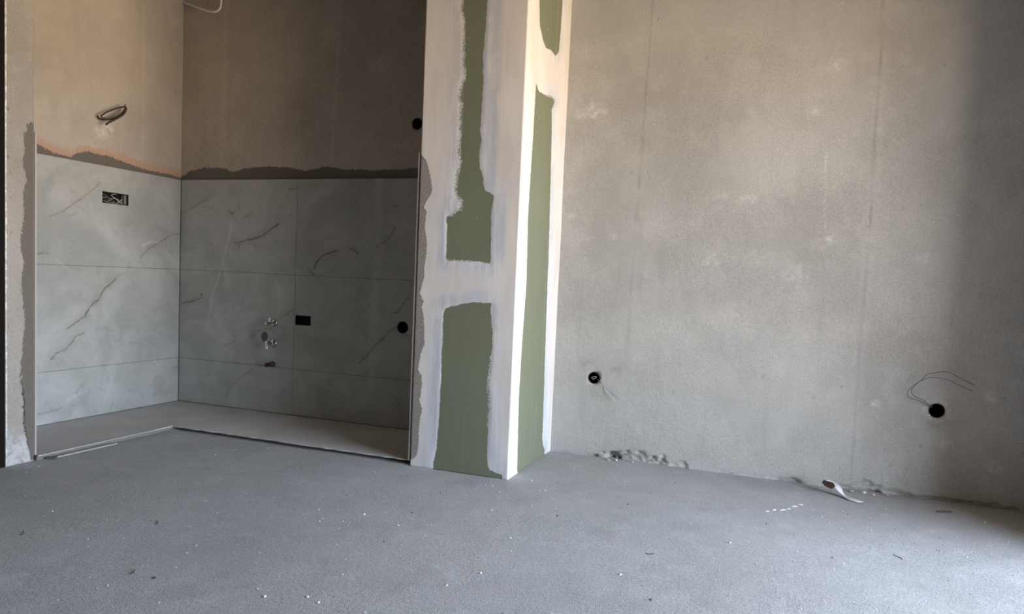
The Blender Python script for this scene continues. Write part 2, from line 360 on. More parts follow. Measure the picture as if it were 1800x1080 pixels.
def smooth_path(pts, per=6):
    P = [Vector(p) for p in pts]
    P = [P[0] * 2 - P[1]] + P + [P[-1] * 2 - P[-2]]
    out = []
    for k in range(1, len(P) - 2):
        for s in range(per):
            t = s / per
            a, b, c, d = P[k - 1], P[k], P[k + 1], P[k + 2]
            out.append(0.5 * ((2 * b) + (c - a) * t + (2 * a - 5 * b + 4 * c - d) * t * t + (3 * b - a - 3 * c + d) * t ** 3))
    out.append(P[-2])
    return out


def tube(name, pts, r, mat, parent=None, n=8, per=5, radii=None):
    path = smooth_path(pts, per) if per > 1 else [Vector(p) for p in pts]
    verts, faces = [], []
    ref = None
    m = len(path)
    for k, p in enumerate(path):
        t = (path[min(k + 1, m - 1)] - path[max(k - 1, 0)]).normalized()
        if ref is None:
            ref = t.orthogonal().normalized()
        ref = (ref - t * ref.dot(t)).normalized()
        b = t.cross(ref)
        rr = radii[k] if radii else r
        for q in range(n):
            a = 2 * math.pi * q / n
            verts.append(p + (ref * math.cos(a) + b * math.sin(a)) * rr)
    for k in range(m - 1):
        for q in range(n):
            faces.append((k * n + q, k * n + (q + 1) % n, (k + 1) * n + (q + 1) % n, (k + 1) * n + q))
    faces.append(tuple(range(n))[::-1]); faces.append(tuple((m - 1) * n + q for q in range(n)))
    return make_mesh(name, verts, faces, mat, parent, True)


def lathe(bm, prof, axis='-y', n=20, at=(0, 0, 0)):
    """prof: (distance along axis, radius) pairs; axis -y points out of the back wall."""
    ax = {'-y': Vector((0, -1, 0)), 'x': Vector((1, 0, 0)), '-x': Vector((-1, 0, 0)), 'z': Vector((0, 0, 1)), '-z': Vector((0, 0, -1))}[axis] if isinstance(axis, str) else Vector(axis).normalized()
    u = ax.orthogonal().normalized(); v = ax.cross(u); at = Vector(at)
    rings = []
    for d, r in prof:
        rings.append([bm.verts.new(at + ax * d + (u * math.cos(2 * math.pi * k / n) + v * math.sin(2 * math.pi * k / n)) * max(r, 1e-5)) for k in range(n)])
    for a, b in zip(rings, rings[1:]):
        for k in range(n):
            bm.faces.new((a[k], a[(k + 1) % n], b[(k + 1) % n], b[k]))
    for r_ in (rings[0], rings[-1]):
        if (r_[0].co - r_[n // 2].co).length > 1e-3:
            bm.faces.new(r_)
    return bm


def circle(c, r, n=28):
    return [(c[0] + r * math.cos(2 * math.pi * k / n), c[1] + r * math.sin(2 * math.pi * k / n)) for k in range(n)]


def lin(r, g, b):
    f = lambda c: (c / 255 / 12.92) if c / 255 <= 0.04045 else ((c / 255 + 0.055) / 1.055) ** 2.4
    return (f(r), f(g), f(b), 1)


class Mat:
    def __init__(s, name, rough=0.9, spec=0.25, metal=0.0):
        s.m = bpy.data.materials.new(name)
        s.m.use_nodes = True
        s.n, s.l = s.m.node_tree.nodes, s.m.node_tree.links
        s.b = s.n['Principled BSDF']
        s.b.inputs['Roughness'].default_value = rough
        s.b.inputs['Specular IOR Level'].default_value = spec
        s.b.inputs['Metallic'].default_value = metal
        s.g = s.n.new('ShaderNodeNewGeometry')

    def put(s, sock, v):
        if isinstance(v, (int, float)):
            sock.default_value = v
        elif isinstance(v, tuple):
            sock.default_value = v if len(v) == len(sock.default_value) else (*v, 1)
        else:
            s.l.new(v, sock)

    def pos(s, sx=1, sy=1, sz=1):
        m = s.n.new('ShaderNodeVectorMath'); m.operation = 'MULTIPLY'
        s.l.new(s.g.outputs['Position'], m.inputs[0]); m.inputs[1].default_value = (sx, sy, sz)
        return m.outputs[0]

    def z(s):
        m = s.n.new('ShaderNodeSeparateXYZ'); s.l.new(s.g.outputs['Position'], m.inputs[0]); return m.outputs['Z']

    def noise(s, scale, detail=4, rough=0.55, vec=None, dist=0.0):
        t = s.n.new('ShaderNodeTexNoise')
        t.inputs['Scale'].default_value = scale; t.inputs['Detail'].default_value = detail
        t.inputs['Roughness'].default_value = rough; t.inputs['Distortion'].default_value = dist
        s.l.new(vec or s.g.outputs['Position'], t.inputs['Vector'])
        return t.outputs['Fac']

    def voro(s, scale, vec=None):
        t = s.n.new('ShaderNodeTexVoronoi'); t.inputs['Scale'].default_value = scale
        s.l.new(vec or s.g.outputs['Position'], t.inputs['Vector'])
        return t.outputs['Distance']

    def op(s, o, a, b=0.0, clamp=False):
        m = s.n.new('ShaderNodeMath'); m.operation = o; m.use_clamp = clamp
        s.put(m.inputs[0], a); s.put(m.inputs[1], b)
        return m.outputs[0]

    def rng(s, v, a, b, c=0.0, d=1.0, smooth=True):
        m = s.n.new('ShaderNodeMapRange')
        m.interpolation_type = 'SMOOTHSTEP' if smooth else 'LINEAR'
        s.put(m.inputs['Value'], v)
        for k, q in zip(('From Min', 'From Max', 'To Min', 'To Max'), (a, b, c, d)):
            m.inputs[k].default_value = q
        return m.outputs[0]

    def mix(s, f, a, b, mode='MIX'):
        m = s.n.new('ShaderNodeMix'); m.data_type = 'RGBA'; m.blend_type = mode
        s.put(m.inputs['Factor'], f); s.put(m.inputs['A'], a); s.put(m.inputs['B'], b)
        return m.outputs['Result']

    def attr(s, name):
        a = s.n.new('ShaderNodeAttribute'); a.attribute_name = name
        return a.outputs['Fac']

    def bump(s, h, strength=0.4, dist=0.003):
        b = s.n.new('ShaderNodeBump'); b.inputs['Strength'].default_value = strength; b.inputs['Distance'].default_value = dist
        s.l.new(h, b.inputs['Height']); s.l.new(b.outputs[0], s.b.inputs['Normal'])

    def color(s, c):
        s.put(s.b.inputs['Base Color'], c)
        return s

    def rough(s, c):
        s.put(s.b.inputs['Roughness'], c)
        return s


def plain(name, col, rough=0.6, spec=0.3, metal=0.0, var=0.15, scale=60):
    m = Mat(name, rough, spec, metal)
    d = tuple(c * (1 - var) for c in col[:3]); e_ = tuple(c * (1 + var) for c in col[:3])
    m.color(m.mix(m.noise(scale, 3), d, e_))
    return m.m


# ------------------------------------------------------------------ materials
def plaster_material(name, c_dark, c_light, grain=0.6, crack=False):
    m = Mat(name, 0.93, 0.12)
    big = m.noise(1.7, 3, 0.6)
    med = m.noise(9, 3, 0.65)
    col = m.mix(m.rng(big, 0.32, 0.68), c_dark, c_light)
    col = m.mix(m.rng(med, 0.45, 0.8, 0, 0.35), col, tuple(min(1, c * 1.18) for c in c_light))
    vert = m.noise(14, 3, 0.6, m.pos(1, 1, 0.12))
    col = m.mix(m.rng(vert, 0.52, 0.8, 0, 0.3), col, tuple(c * 0.84 for c in c_dark))
    fine = m.noise(190, 2, 0.85)
    col = m.mix(m.rng(fine, 0.52, 0.30, 0, 0.30, False), col, (0.10, 0.095, 0.085))
    col = m.mix(m.rng(fine, 0.54, 0.74, 0, 0.32, False), col, tuple(min(1, c * 1.5) for c in c_light))
    # pale rubbed spots, dark stains, dark specks
    pn = m.noise(38, 3, 0.75)
    pm = m.op('MULTIPLY', m.attr('patch'), m.rng(pn, 0.35, 0.65))
    col = m.mix(pm, col, tuple(min(1, c * 1.45) for c in c_light))
    col = m.mix(m.op('MULTIPLY', m.attr('stain'), m.rng(m.noise(22, 2), 0.25, 0.65)), col, (0.20, 0.185, 0.13))
    col = m.mix(m.attr('spot'), col, (0.09, 0.08, 0.07))
    # primer and adhesive
    n2 = m.noise(130, 3, 0.8, m.pos(1, 1, 0.3))
    pk = m.op('ADD', m.op('SUBTRACT', m.attr('pink'), 1.0), m.op('MULTIPLY', m.op('SUBTRACT', pn, 0.5), 0.09))
    col = m.mix(m.rng(pk, -0.020, 0.020, 0, 0.68), col, (0.48, 0.27, 0.185))
    ad = m.op('ADD', m.op('SUBTRACT', m.attr('adh'), 1.0), m.op('MULTIPLY', m.op('SUBTRACT', n2, 0.5), 0.05))
    adm = m.rng(ad, -0.0015, 0.0015)
    adc = m.mix(pn, (0.135, 0.12, 0.10), (0.185, 0.168, 0.142))
    adc = m.mix(m.rng(fine, 0.35, 0.7, 0, 0.4), adc, (0.10, 0.09, 0.08))
    col = m.mix(adm, col, adc)
    if crack:
        lo = m.rng(m.z(), 0.34, 0.42, 1, 0)
        ck = m.op('MULTIPLY', m.rng(m.op('ABSOLUTE', ad), 0.0015, 0.004, 1, 0), lo)
        col = m.mix(ck, col, (0.02, 0.02, 0.018))
        wh = m.op('MULTIPLY', m.rng(m.z(), 0.06, 0.2, 1, 0), m.rng(pn, 0.3, 0.6))
        col = m.mix(m.op('MULTIPLY', wh, m.op('SUBTRACT', 1.0, adm)), col, (0.50, 0.49, 0.48))
    m.color(col)
    h = m.op('ADD', m.op('MULTIPLY', m.noise(190, 2, 0.85), grain), m.op('MULTIPLY', m.noise(60, 2, 0.6, m.pos(1, 1, 0.5)), 0.8))
    m.bump(h, 0.65, 0.0035)
    return m.m


M_WALL = plaster_material('grey_plaster', (0.365, 0.357, 0.328), (0.46, 0.452, 0.418))
M_NICHE = plaster_material('niche_plaster', (0.40, 0.355, 0.30), (0.49, 0.44, 0.37))
M_STUB = plaster_material('stub_plaster', (0.29, 0.268, 0.233), (0.37, 0.345, 0.305), crack=True)
M_CEIL = plaster_material('ceiling_concrete', (0.24, 0.23, 0.21), (0.30, 0.29, 0.27))
M_UNSEEN_DARK = plaster_material('darkened_unseen_wall', (0.13, 0.105, 0.085), (0.18, 0.15, 0.125))  # for unseen walls, darkened to cut bounced light


def column_material():
    m = Mat('green_drywall_with_joint_compound', 0.85, 0.2)
    n1 = m.noise(45, 3, 0.75)
    hi = m.noise(210, 2, 0.9, m.pos(1, 1, 0.75))
    d0 = m.op('SUBTRACT', m.attr('green'), 1.0)
    d = m.op('ADD', d0, m.op('MULTIPLY', m.op('SUBTRACT', n1, 0.5), 0.016))
    d = m.op('ADD', d, m.op('MULTIPLY', m.op('SUBTRACT', hi, 0.5), 0.006))
    d = m.op('ADD', d, m.op('MULTIPLY', m.op('MULTIPLY', m.op('SUBTRACT', hi, 0.52), 0.16), m.attr('ragged')))
    g = m.rng(d, -0.0008, 0.0008)
    streak = m.noise(60, 3, 0.75, m.pos(1, 1, 0.05))
    wide = m.noise(9, 2, 0.6, m.pos(1, 1, 0.3))
    mud = m.mix(m.rng(wide, 0.3, 0.7), (0.655, 0.62, 0.575), (0.73, 0.70, 0.665))
    mud = m.mix(m.rng(streak, 0.45, 0.75, 0, 0.35), mud, (0.60, 0.57, 0.55))
    blot = m.noise(16, 3, 0.7, m.pos(1, 1, 0.35))
    thin = m.op('MULTIPLY', m.rng(d0, -0.085, -0.015), m.rng(m.op('ADD', m.op('MULTIPLY', streak, 0.6), m.op('MULTIPLY', blot, 0.7)), 0.55, 0.74))
    thin = m.op('MULTIPLY', thin, m.attr('thinness'))
    mud = m.mix(m.op('MULTIPLY', thin, m.rng(hi, 0.3, 0.6, 0.5, 1.0)), mud, (0.36, 0.385, 0.41))
    smu = m.op('MULTIPLY', m.attr('smudge'), m.rng(m.op('ADD', m.op('MULTIPLY', streak, 0.5), m.op('MULTIPLY', blot, 0.5)), 0.34, 0.56, 0.15, 1.0))
    mud = m.mix(m.op('MULTIPLY', smu, m.rng(hi, 0.25, 0.6, 0.6, 1.0)), mud, (0.37, 0.395, 0.42))
    bl = m.op('MULTIPLY', m.rng(d0, -0.11, -0.03, 0, 0.55), m.attr('thinness'))
    mud = m.mix(bl, mud, (0.66, 0.69, 0.74))
    gr = m.mix(m.noise(5, 2), (0.165, 0.182, 0.122), (0.195, 0.213, 0.145))
    gr = m.mix(m.rng(m.noise(300, 2), 0.35, 0.65, 0, 0.3), gr, (0.14, 0.155, 0.10))
    sp = m.op('MULTIPLY', m.rng(m.noise(55, 2, 0.5, m.pos(1, 1, 0.6)), 0.755, 0.78), 0.6)
    gr = m.mix(sp, gr, (0.55, 0.56, 0.50))
    scr = m.rng(m.noise(30, 2, 0.5, m.pos(1, 1, 0.03)), 0.66, 0.7, 0, 0.12)
    gr = m.mix(scr, gr, (0.4, 0.42, 0.33))
    col = m.mix(g, mud, gr)
    n2 = m.noise(90, 3, 0.8)
    ad = m.op('ADD', m.op('SUBTRACT', m.attr('adh'), 1.0), m.op('MULTIPLY', m.op('SUBTRACT', n2, 0.5), 0.022))
    adm = m.rng(ad, -0.001, 0.001)
    adc = m.mix(m.rng(hi, 0.3, 0.7), (0.17, 0.155, 0.135), (0.40, 0.37, 0.335))
    col = m.mix(adm, col, adc)
    m.color(col)
    h = m.op('ADD', m.op('MULTIPLY', streak, 0.25), m.op('MULTIPLY', m.op('SUBTRACT', 1.0, g), 0.9))
    h = m.op('ADD', h, m.op('MULTIPLY', adm, m.op('MULTIPLY', hi, 1.4)))
    m.bump(h, 0.35, 0.002)
    return m.m


M_COL = column_material()


def marble_material():
    m = Mat('grey_marble_tile', 0.32, 0.42)
    c = m.noise(2.6, 4, 0.65, None, 0.8)
    col = m.mix(m.rng(c, 0.3, 0.7), (0.335, 0.345, 0.322), (0.45, 0.455, 0.43))
    cl = m.noise(6.5, 4, 0.7, m.pos(1, 1, 1.3), 1.2)
    col = m.mix(m.rng(cl, 0.50, 0.70, 0, 0.5), col, (0.29, 0.295, 0.27))
    wv = m.op('ABSOLUTE', m.op('SUBTRACT', m.noise(3.1, 3, 0.6, m.pos(1, 1, 0.8), 1.5), 0.5))
    col = m.mix(m.op('MULTIPLY', m.rng(wv, 0.0, 0.012, 0.3, 0), m.rng(m.noise(1.3, 2), 0.5, 0.62)), col, (0.42, 0.41, 0.37))
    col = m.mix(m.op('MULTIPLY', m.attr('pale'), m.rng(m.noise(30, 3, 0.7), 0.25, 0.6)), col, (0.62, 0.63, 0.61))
    nv = m.rng(m.noise(70, 2, 0.7), 0.2, 0.5, 0.5, 1.0)
    col = m.mix(m.op('MULTIPLY', m.attr('halo'), 0.6), col, (0.27, 0.255, 0.185))
    col = m.mix(m.op('MULTIPLY', m.attr('vein'), nv, True), col, (0.075, 0.065, 0.05))
    dust = m.rng(cl, 0.35, 0.2, 0, 0.3)
    col = m.mix(dust, col, (0.56, 0.55, 0.53))
    m.color(col)
    m.rough(m.rng(c, 0.3, 0.7, 0.30, 0.5))
    return m.m


M_TILE = marble_material()
M_TILE_EDGE = plain('tile_body', (0.42, 0.385, 0.36), 0.9, 0.1, 0, 0.12, 120)
M_ADH = plain('tile_adhesive', (0.21, 0.19, 0.165), 0.95, 0.1, 0, 0.25, 160)
M_GROUT = plain('grout_bed', (0.24, 0.24, 0.225), 0.95, 0.1, 0, 0.2, 100)


def floor_material():
    m = Mat('rough_grey_screed', 0.9, 0.15)
    c = m.noise(1.1, 3, 0.65)
    col = m.mix(m.rng(c, 0.3, 0.7), (0.40, 0.395, 0.385), (0.475, 0.47, 0.46))
    col = m.mix(m.rng(m.noise(7, 3, 0.75), 0.48, 0.72, 0, 0.4), col, (0.56, 0.555, 0.545))
    col = m.mix(m.rng(m.noise(4.2, 3, 0.7), 0.54, 0.70, 0, 0.35), col, (0.31, 0.315, 0.315))
    sp = m.noise(230, 2, 0.9)
    col = m.mix(m.rng(m.noise(95, 2, 0.8), 0.56, 0.36, 0, 0.35), col, (0.24, 0.24, 0.24))
    col = m.mix(m.rng(sp, 0.54, 0.74, 0, 0.55), col, (0.70, 0.70, 0.69))
    col = m.mix(m.rng(sp, 0.47, 0.28, 0, 0.65), col, (0.17, 0.17, 0.175))
    m.color(col)
    h = m.op('ADD', m.op('MULTIPLY', m.noise(230, 2, 0.9), 0.9), m.op('MULTIPLY', m.noise(60, 2, 0.7), 0.8))
    m.bump(h, 0.7, 0.0045)
    return m.m


M_FLOOR = floor_material()


def plinth_material():
    m = Mat('smooth_screed_plinth', 0.85, 0.15)
    col = m.mix(m.rng(m.noise(2.2, 3, 0.6), 0.3, 0.7), (0.46, 0.44, 0.415), (0.56, 0.54, 0.515))
    col = m.mix(m.rng(m.noise(9, 3, 0.7), 0.5, 0.8, 0, 0.4), col, (0.62, 0.60, 0.585))
    col = m.mix(m.rng(m.noise(250, 2), 0.6, 0.8, 0, 0.3), col, (0.70, 0.69, 0.68))
    m.color(col)
    m.bump(m.noise(120, 4, 0.6), 0.25, 0.002)
    return m.m


M_PLINTH = plinth_material()
M_LIP = plain('pale_screed_edge', (0.37, 0.36, 0.345), 0.9, 0.1, 0, 0.12, 80)
M_DARKPANEL = plain('dark_brown_panel', (0.009, 0.0075, 0.0055), 0.8, 0.1, 0, 0.3, 40)
M_BOX = plain('black_box_plastic', (0.010, 0.010, 0.011), 0.5, 0.3)
M_BOXRIM = plain('grey_box_rim', (0.07, 0.068, 0.065), 0.7, 0.2)
M_CHROME = Mat('worn_chrome', 0.2, 0.5, 1.0).color((0.55, 0.55, 0.55)).m
M_CAP = plain('grey_valve_cap', (0.085, 0.092, 0.092), 0.5, 0.3, 0, 0.2, 200)
M_PIPE = plain('reddish_brown_pipe', (0.15, 0.075, 0.055), 0.6, 0.3)
M_PIPE_DARK = plain('dark_red_pipe_cap', (0.06, 0.018, 0.018), 0.5, 0.3)
M_CABLE = plain('dark_grey_cable', (0.060, 0.048, 0.036), 0.6, 0.3)
M_WHITE_CABLE = plain('white_cable', (0.80, 0.79, 0.77), 0.5, 0.3, 0, 0.05)
M_W_GREY = plain('grey_wire', (0.30, 0.29, 0.27), 0.5, 0.3)
M_W_PALE = plain('pale_wire', (0.62, 0.60, 0.56), 0.5, 0.3)
M_W_BLUE = plain('blue_wire', (0.12, 0.14, 0.27), 0.5, 0.3)
M_W_BROWN = plain('brown_wire', (0.13, 0.085, 0.06), 0.5, 0.3)
M_W_YELLOW = plain('yellow_green_wire', (0.36, 0.36, 0.12), 0.5, 0.3)
M_WHITE_BIT = plain('white_plaster_bit', (0.72, 0.71, 0.69), 0.9, 0.1, 0, 0.1, 300)
M_DARK_BIT = plain('dark_stone_bit', (0.12, 0.115, 0.11), 0.9, 0.1, 0, 0.3, 300)
M_GREY_BIT = plain('grey_stone_bit', (0.34, 0.34, 0.33), 0.9, 0.1, 0, 0.3, 300)
M_TWIG = plain('dark_twig', (0.08, 0.065, 0.05), 0.9, 0.1)
M_PAPER = plain('dusty_white_paper', (0.66, 0.66, 0.65), 0.85, 0.1, 0, 0.06, 90)
M_KRAFT = plain('brown_paper_back', (0.055, 0.030, 0.024), 0.8, 0.1, 0, 0.3, 60)
M_FRAME = plain('grey_door_frame', (0.30, 0.31, 0.32), 0.4, 0.4, 0, 0.05)


def bead_material():
    m = Mat('plastered_metal_bead', 0.45, 0.5)
    k = m.rng(m.noise(55, 4, 0.7, m.pos(1, 1, 0.5)), 0.45, 0.62)
    m.color(m.mix(k, (0.46, 0.43, 0.38), (0.80, 0.79, 0.77)))
    m.put(m.b.inputs['Metallic'], m.op('MULTIPLY', k, 0.5))
    m.bump(m.noise(160, 3), 0.5, 0.002)
    return m.m


M_BEAD = bead_material()

# ------------------------------------------------------------------ setting: floor, ceiling, walls
X_AX, Y_AX, Z_AX = (1, 0, 0), (0, 1, 0), (0, 0, 1)


def floor_disp(P):
    return (fbm(P[:, 0] * 3, P[:, 1] * 3, 3, 3) - 0.5) * 0.006 + (fbm(P[:, 0] * 30, P[:, 1] * 30, 9, 2) - 0.5) * 0.0022


floor = surface('floor', np.concatenate([[-6.0, -5.0, -4.2], steps(-3.9, 1.3, 0.018), [XR_OUT]]), np.concatenate([[-2.2, -1.0, 0.2], steps(0.8, 3.9, 0.018)]),
                (0, 0, 0), X_AX, Y_AX, disp=floor_disp, thick=0.2, mat=M_FLOOR, kind='structure')

boxes('ceiling', [(-6.0, XR_OUT, -2.2, 4.1, CEIL, CEIL + 0.2)], M_CEIL, None, 'structure')


def blob(items, P, soft=0.6):
    v = np.zeros(len(P))
    for (c, r, s) in items:
        q = (P - np.array(c)) / np.array([r, r * 0.7])
        dd = np.sqrt((q * q).sum(1)) + (fbm(P[:, 0] * 40, P[:, 1] * 40, 5, 3) - 0.5) * 0.9
        v = np.maximum(v, s * np.clip((1 - dd) / soft, 0, 1))
    return v


def wall_patch(P):
    v = blob(WALLPATCH, P)
    c2 = WALL_ROUNDS[1]
    r = np.hypot(P[:, 0] - c2[0], P[:, 1] - c2[1])
    v = np.maximum(v, np.where((r > 0.033) & (r < 0.058), 0.35, 0))
    d, t = line_dist(P, SEAMS[2])
    v = np.maximum(v, 0.7 * np.clip(1 - d / 0.007, 0, 1))
    d, t = line_dist(P, SEAMS[0])
    v = np.maximum(v, 0.10 * np.clip(1 - np.abs(d - 0.02) / 0.02, 0, 1))
    return v


def wall_spot(P):
    v = np.zeros(len(P))
    for c in WALLSPOT:
        q = np.hypot((P[:, 0] - c[0]) * 1.3, P[:, 1] - c[1])
        v = np.maximum(v, 0.6 * np.clip(1 - q / 0.011, 0, 1))
    for s, a in ((SEAMS[0], 0.32), (SEAMS[1], 0.3)):
        d, t = line_dist(P, s)
        v = np.maximum(v, a * np.clip(1 - d / 0.007, 0, 1) * np.clip(fbm(P[:, 0] * 8, P[:, 1] * 12, 31, 2) * 2 - 0.45, 0, 1))
    return v


def wall_disp(P):
    u, v = P[:, 0], P[:, 1]
    d = (fbm(u * 2.5, v * 2.5, 2, 3) - 0.5) * 0.006 + (fbm(u * 26, v * 26, 8, 2) - 0.5) * 0.0012
    # broken plaster along the foot of the wall
    low = np.clip(1 - v / 0.022, 0, 1) * np.clip(fbm(u * 22, v * 22, 12, 3) * 3 - 1.35, 0, 1)
    d = d - low * 0.010
    for (c, w, hgt, dep) in ((-0.70, 0.20, 0.055, 0.024), (-0.81, 0.05, 0.040, 0.05), (-0.46, 0.05, 0.045, 0.014), (0.42, 0.13, 0.05, 0.022), (0.56, 0.08, 0.03, 0.014), (0.11, 0.04, 0.03, 0.014), (0.80, 0.35, 0.022, 0.02)):
        q = 1 - np.hypot((u - c) / w, v / hgt)
        edge = np.clip((q + (fbm(u * 35, v * 35, 21, 3) - 0.5) * 1.1) * 4, 0, 1)
        d = d - edge * dep * 0.7 * (0.25 + 1.1 * fbm(u * 55, v * 55, 33, 3))
    s0, _ = line_dist(P, SEAMS[0])
    d = d + 0.0004 * np.clip(1 - s0 / 0.03, 0, 1)
    hole = np.minimum(np.hypot(u - WALL_ROUNDS[0][0], v - WALL_ROUNDS[0][1]), np.hypot(u - WALL_ROUNDS[1][0], v - WALL_ROUNDS[1][1]))
    return d * np.clip((hole - 0.034) / 0.03, 0, 1)


HR = 0.0335
wall_back = surface('wall_back', np.concatenate([steps(XC1 - 0.1, 1.35, 0.009), [XR + 0.2]]), np.concatenate([steps(-0.02, 0.13, 0.0045), steps(0.13, CEIL, 0.011)[1:]]),
                    (0, YR, 0), X_AX, Z_AX, [circle(WALL_ROUNDS[0], HR), circle(WALL_ROUNDS[1], HR + 0.002)], wall_disp,
                    {'patch': wall_patch, 'stain': lambda P: blob(WALLSTAIN, P, 0.9), 'spot': wall_spot}, 0.25, 0.07, M_WALL, None, 'structure')

# niche back wall above and behind the tiles
def above(profile, P, zero):
    pr = np.array(sorted(profile))
    return np.interp(P[:, 0], pr[:, 0], pr[:, 1]) - P[:, 1]


RB, RU = BACK_ROUND[0], BACK_UPPER_ROUND[0]
bo = [min(p[0] for p in BACK_OUTLET), max(p[0] for p in BACK_OUTLET), min(p[1] for p in BACK_OUTLET), max(p[1] for p in BACK_OUTLET)]
bo_poly = [(bo[0] + 0.004, bo[2] + 0.002), (bo[1], bo[2] + 0.001), (bo[1], bo[3]), (bo[0] + 0.004, bo[3] - 0.001)]
NICHE_SCRATCH = [[(-2.62, 2.75), (-2.635, 2.2), (-2.66, 1.58)], [(-3.49, 2.7), (-3.5, 2.2), (-3.51, 1.6)]]


def niche_patch(P):
    v = np.zeros(len(P))
    for s, a, w in ((NICHE_SCRATCH[0], 0.45, 0.02), (NICHE_SCRATCH[1], 0.35, 0.03)):
        d, t = line_dist(P, s)
        v = np.maximum(v, a * np.clip(1 - d / w, 0, 1))
    return np.maximum(v, blob([((-2.68, 2.40), 0.06, 0.5), ((-2.34, 2.2), 0.09, 0.35), ((-2.17, 1.72), 0.07, 0.4), ((-2.83, 1.80), 0.03, 0.5)], P))


wall_niche_back = surface('wall_niche_back', steps(XNW - 0.02, XC1 - 0.2, 0.012), steps(0, CEIL, 0.012), (0, YNW, 0), X_AX, Z_AX,
                          [circle(RU, 0.034), circle(RB, 0.040), [(bo[0] - 0.003, bo[2] - 0.003), (bo[1] + 0.003, bo[2] - 0.003), (bo[1] + 0.003, bo[3] + 0.003), (bo[0] - 0.003, bo[3] + 0.003)]],
                          lambda P: (fbm(P[:, 0] * 3, P[:, 1] * 3, 4, 3) - 0.5) * 0.003 * np.clip((P[:, 1] - 1.56) / 0.1, 0, 1),
                          {'adh': lambda P: 1 + np.maximum(above(BACK_ADHESIVE, P, 0), 1.50 - P[:, 1]),
                           'pink': lambda P: 1 + above(BACK_ADHESIVE, P, 0) + 0.004 - 0.03 * (P[:, 0] > -3.45), 'patch': niche_patch,
                           'spot': lambda P: np.zeros(len(P)), 'stain': lambda P: np.zeros(len(P))}, 0.2, 0.07, M_NICHE, None, 'structure')
lo_ = [min(p[0] for p in LEFT_OUTLET), max(p[0] for p in LEFT_OUTLET), 1.3045, 1.372]
wall_niche_left = surface('wall_niche_left', steps(YJ1 - 0.05, YNW + 0.01, 0.012), steps(0, CEIL, 0.012), (XNW, 0, 0), Y_AX, Z_AX,
                          [[(lo_[0] - 0.003, lo_[2] - 0.003), (lo_[1] + 0.003, lo_[2] - 0.003), (lo_[1] + 0.003, lo_[3] + 0.003), (lo_[0] - 0.003, lo_[3] + 0.003)]],
                          lambda P: (fbm(P[:, 0] * 3, P[:, 1] * 3, 6, 3) - 0.5) * 0.003 * np.clip((P[:, 1] - 1.56) / 0.1, 0, 1),
                          {'adh': lambda P: 1 + np.maximum(above(LEFT_ADHESIVE, P, 0), 1.50 - P[:, 1]),
                           'pink': lambda P: 1 + above(LEFT_ADHESIVE, P, 0) + 0.034 + 0.008 * (P[:, 0] > 3.35),
                           'patch': lambda P: np.maximum(blob([((3.21, 1.72), 0.06, 0.8), ((3.16, 1.63), 0.05, 0.6), ((3.25, 1.75), 0.05, 0.8)], P),
                                                         0.3 * np.clip(1 - np.abs(P[:, 0] - 3.5) / 0.02, 0, 1)),
                           'spot': lambda P: np.zeros(len(P)), 'stain': lambda P: np.zeros(len(P))}, 0.2, 0.07, M_NICHE, None, 'structure')


# tiles
def tile(parent, u0, u1, v0, v1, org, U, V, veins=(), pale=(), holes=(), step=0.006, mat=None):
    g = 0.0007

    def vein(P):
        s = np.zeros(len(P))
        wob = np.stack([(fbm(P[:, 0] * 60, P[:, 1] * 60, 41, 3) - 0.5), (fbm(P[:, 0] * 60, P[:, 1] * 60, 57, 3) - 0.5)], 1) * 0.012
        for line, w, a in veins:
            d, t = line_dist(P + wob, line)
            s = np.maximum(s, a * np.exp(-(d / (w * (0.45 + 0.75 * fbm(P[:, 0] * 25, P[:, 1] * 25, 71, 2)))) ** 2))
        return s

    def halo(P):
        s = np.zeros(len(P))
        for line, w, a in veins:
            d, t = line_dist(P, line)
            s = np.maximum(s, a * np.exp(-(d / 0.03) ** 2) * fbm(P[:, 0] * 14, P[:, 1] * 14, 91, 3))
        return s

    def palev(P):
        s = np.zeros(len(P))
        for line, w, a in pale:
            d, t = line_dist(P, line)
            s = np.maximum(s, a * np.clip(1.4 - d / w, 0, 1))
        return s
    return surface('tile', steps(u0 + g, u1 - g, step), steps(v0 + g, v1 - g, step), org, U, V, holes, None,
                   {'vein': vein, 'halo': halo, 'pale': palev}, TILE_T * 0.8, None, mat or M_TILE, parent, None)


VR = [circle(v, r) for v, r in zip(VALVES, (0.014, 0.014, 0.021))]
rows = [(ZP + 0.002, Z2), (Z2, Z1), (Z1, ZT)]
for r, (z0, z1) in enumerate(rows):
    for c, (x0, x1) in enumerate(((XN, XV), (XV, XC0 - TILE_T - 0.003))):
        hs = []
        if r == 1 and c == 0:
            hs = VR[:2] + [VR[2]]
            hs = [h for h in hs if min(p[1] for p in h) > z0 + 0.002 and max(p[1] for p in h) < z1]
        if r == 1 and c == 1:
            hs = [circle(RB, 0.036), bo_poly]
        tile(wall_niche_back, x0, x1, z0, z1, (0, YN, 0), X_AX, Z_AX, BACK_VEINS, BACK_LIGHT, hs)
    for (y0, y1) in ((YN - 1.2, YN), (YJ1 + 0.02, YN - 1.2)):
        hs = [[(lo_[0], lo_[2]), (lo_[1], lo_[2]), (lo_[1], lo_[3]), (lo_[0], lo_[3])]] if r == 2 and y1 == YN else []
        tile(wall_niche_left, y0, y1, z0, z1, (XN, 0, 0), Y_AX, Z_AX, LEFT_VEINS, LEFT_LIGHT, hs, 0.006 if y1 == YN else 0.02)


# grout in the joints
def grout(parent, bs):
    for q in bs:
        boxes('grout_line', [q], M_GROUT, parent)


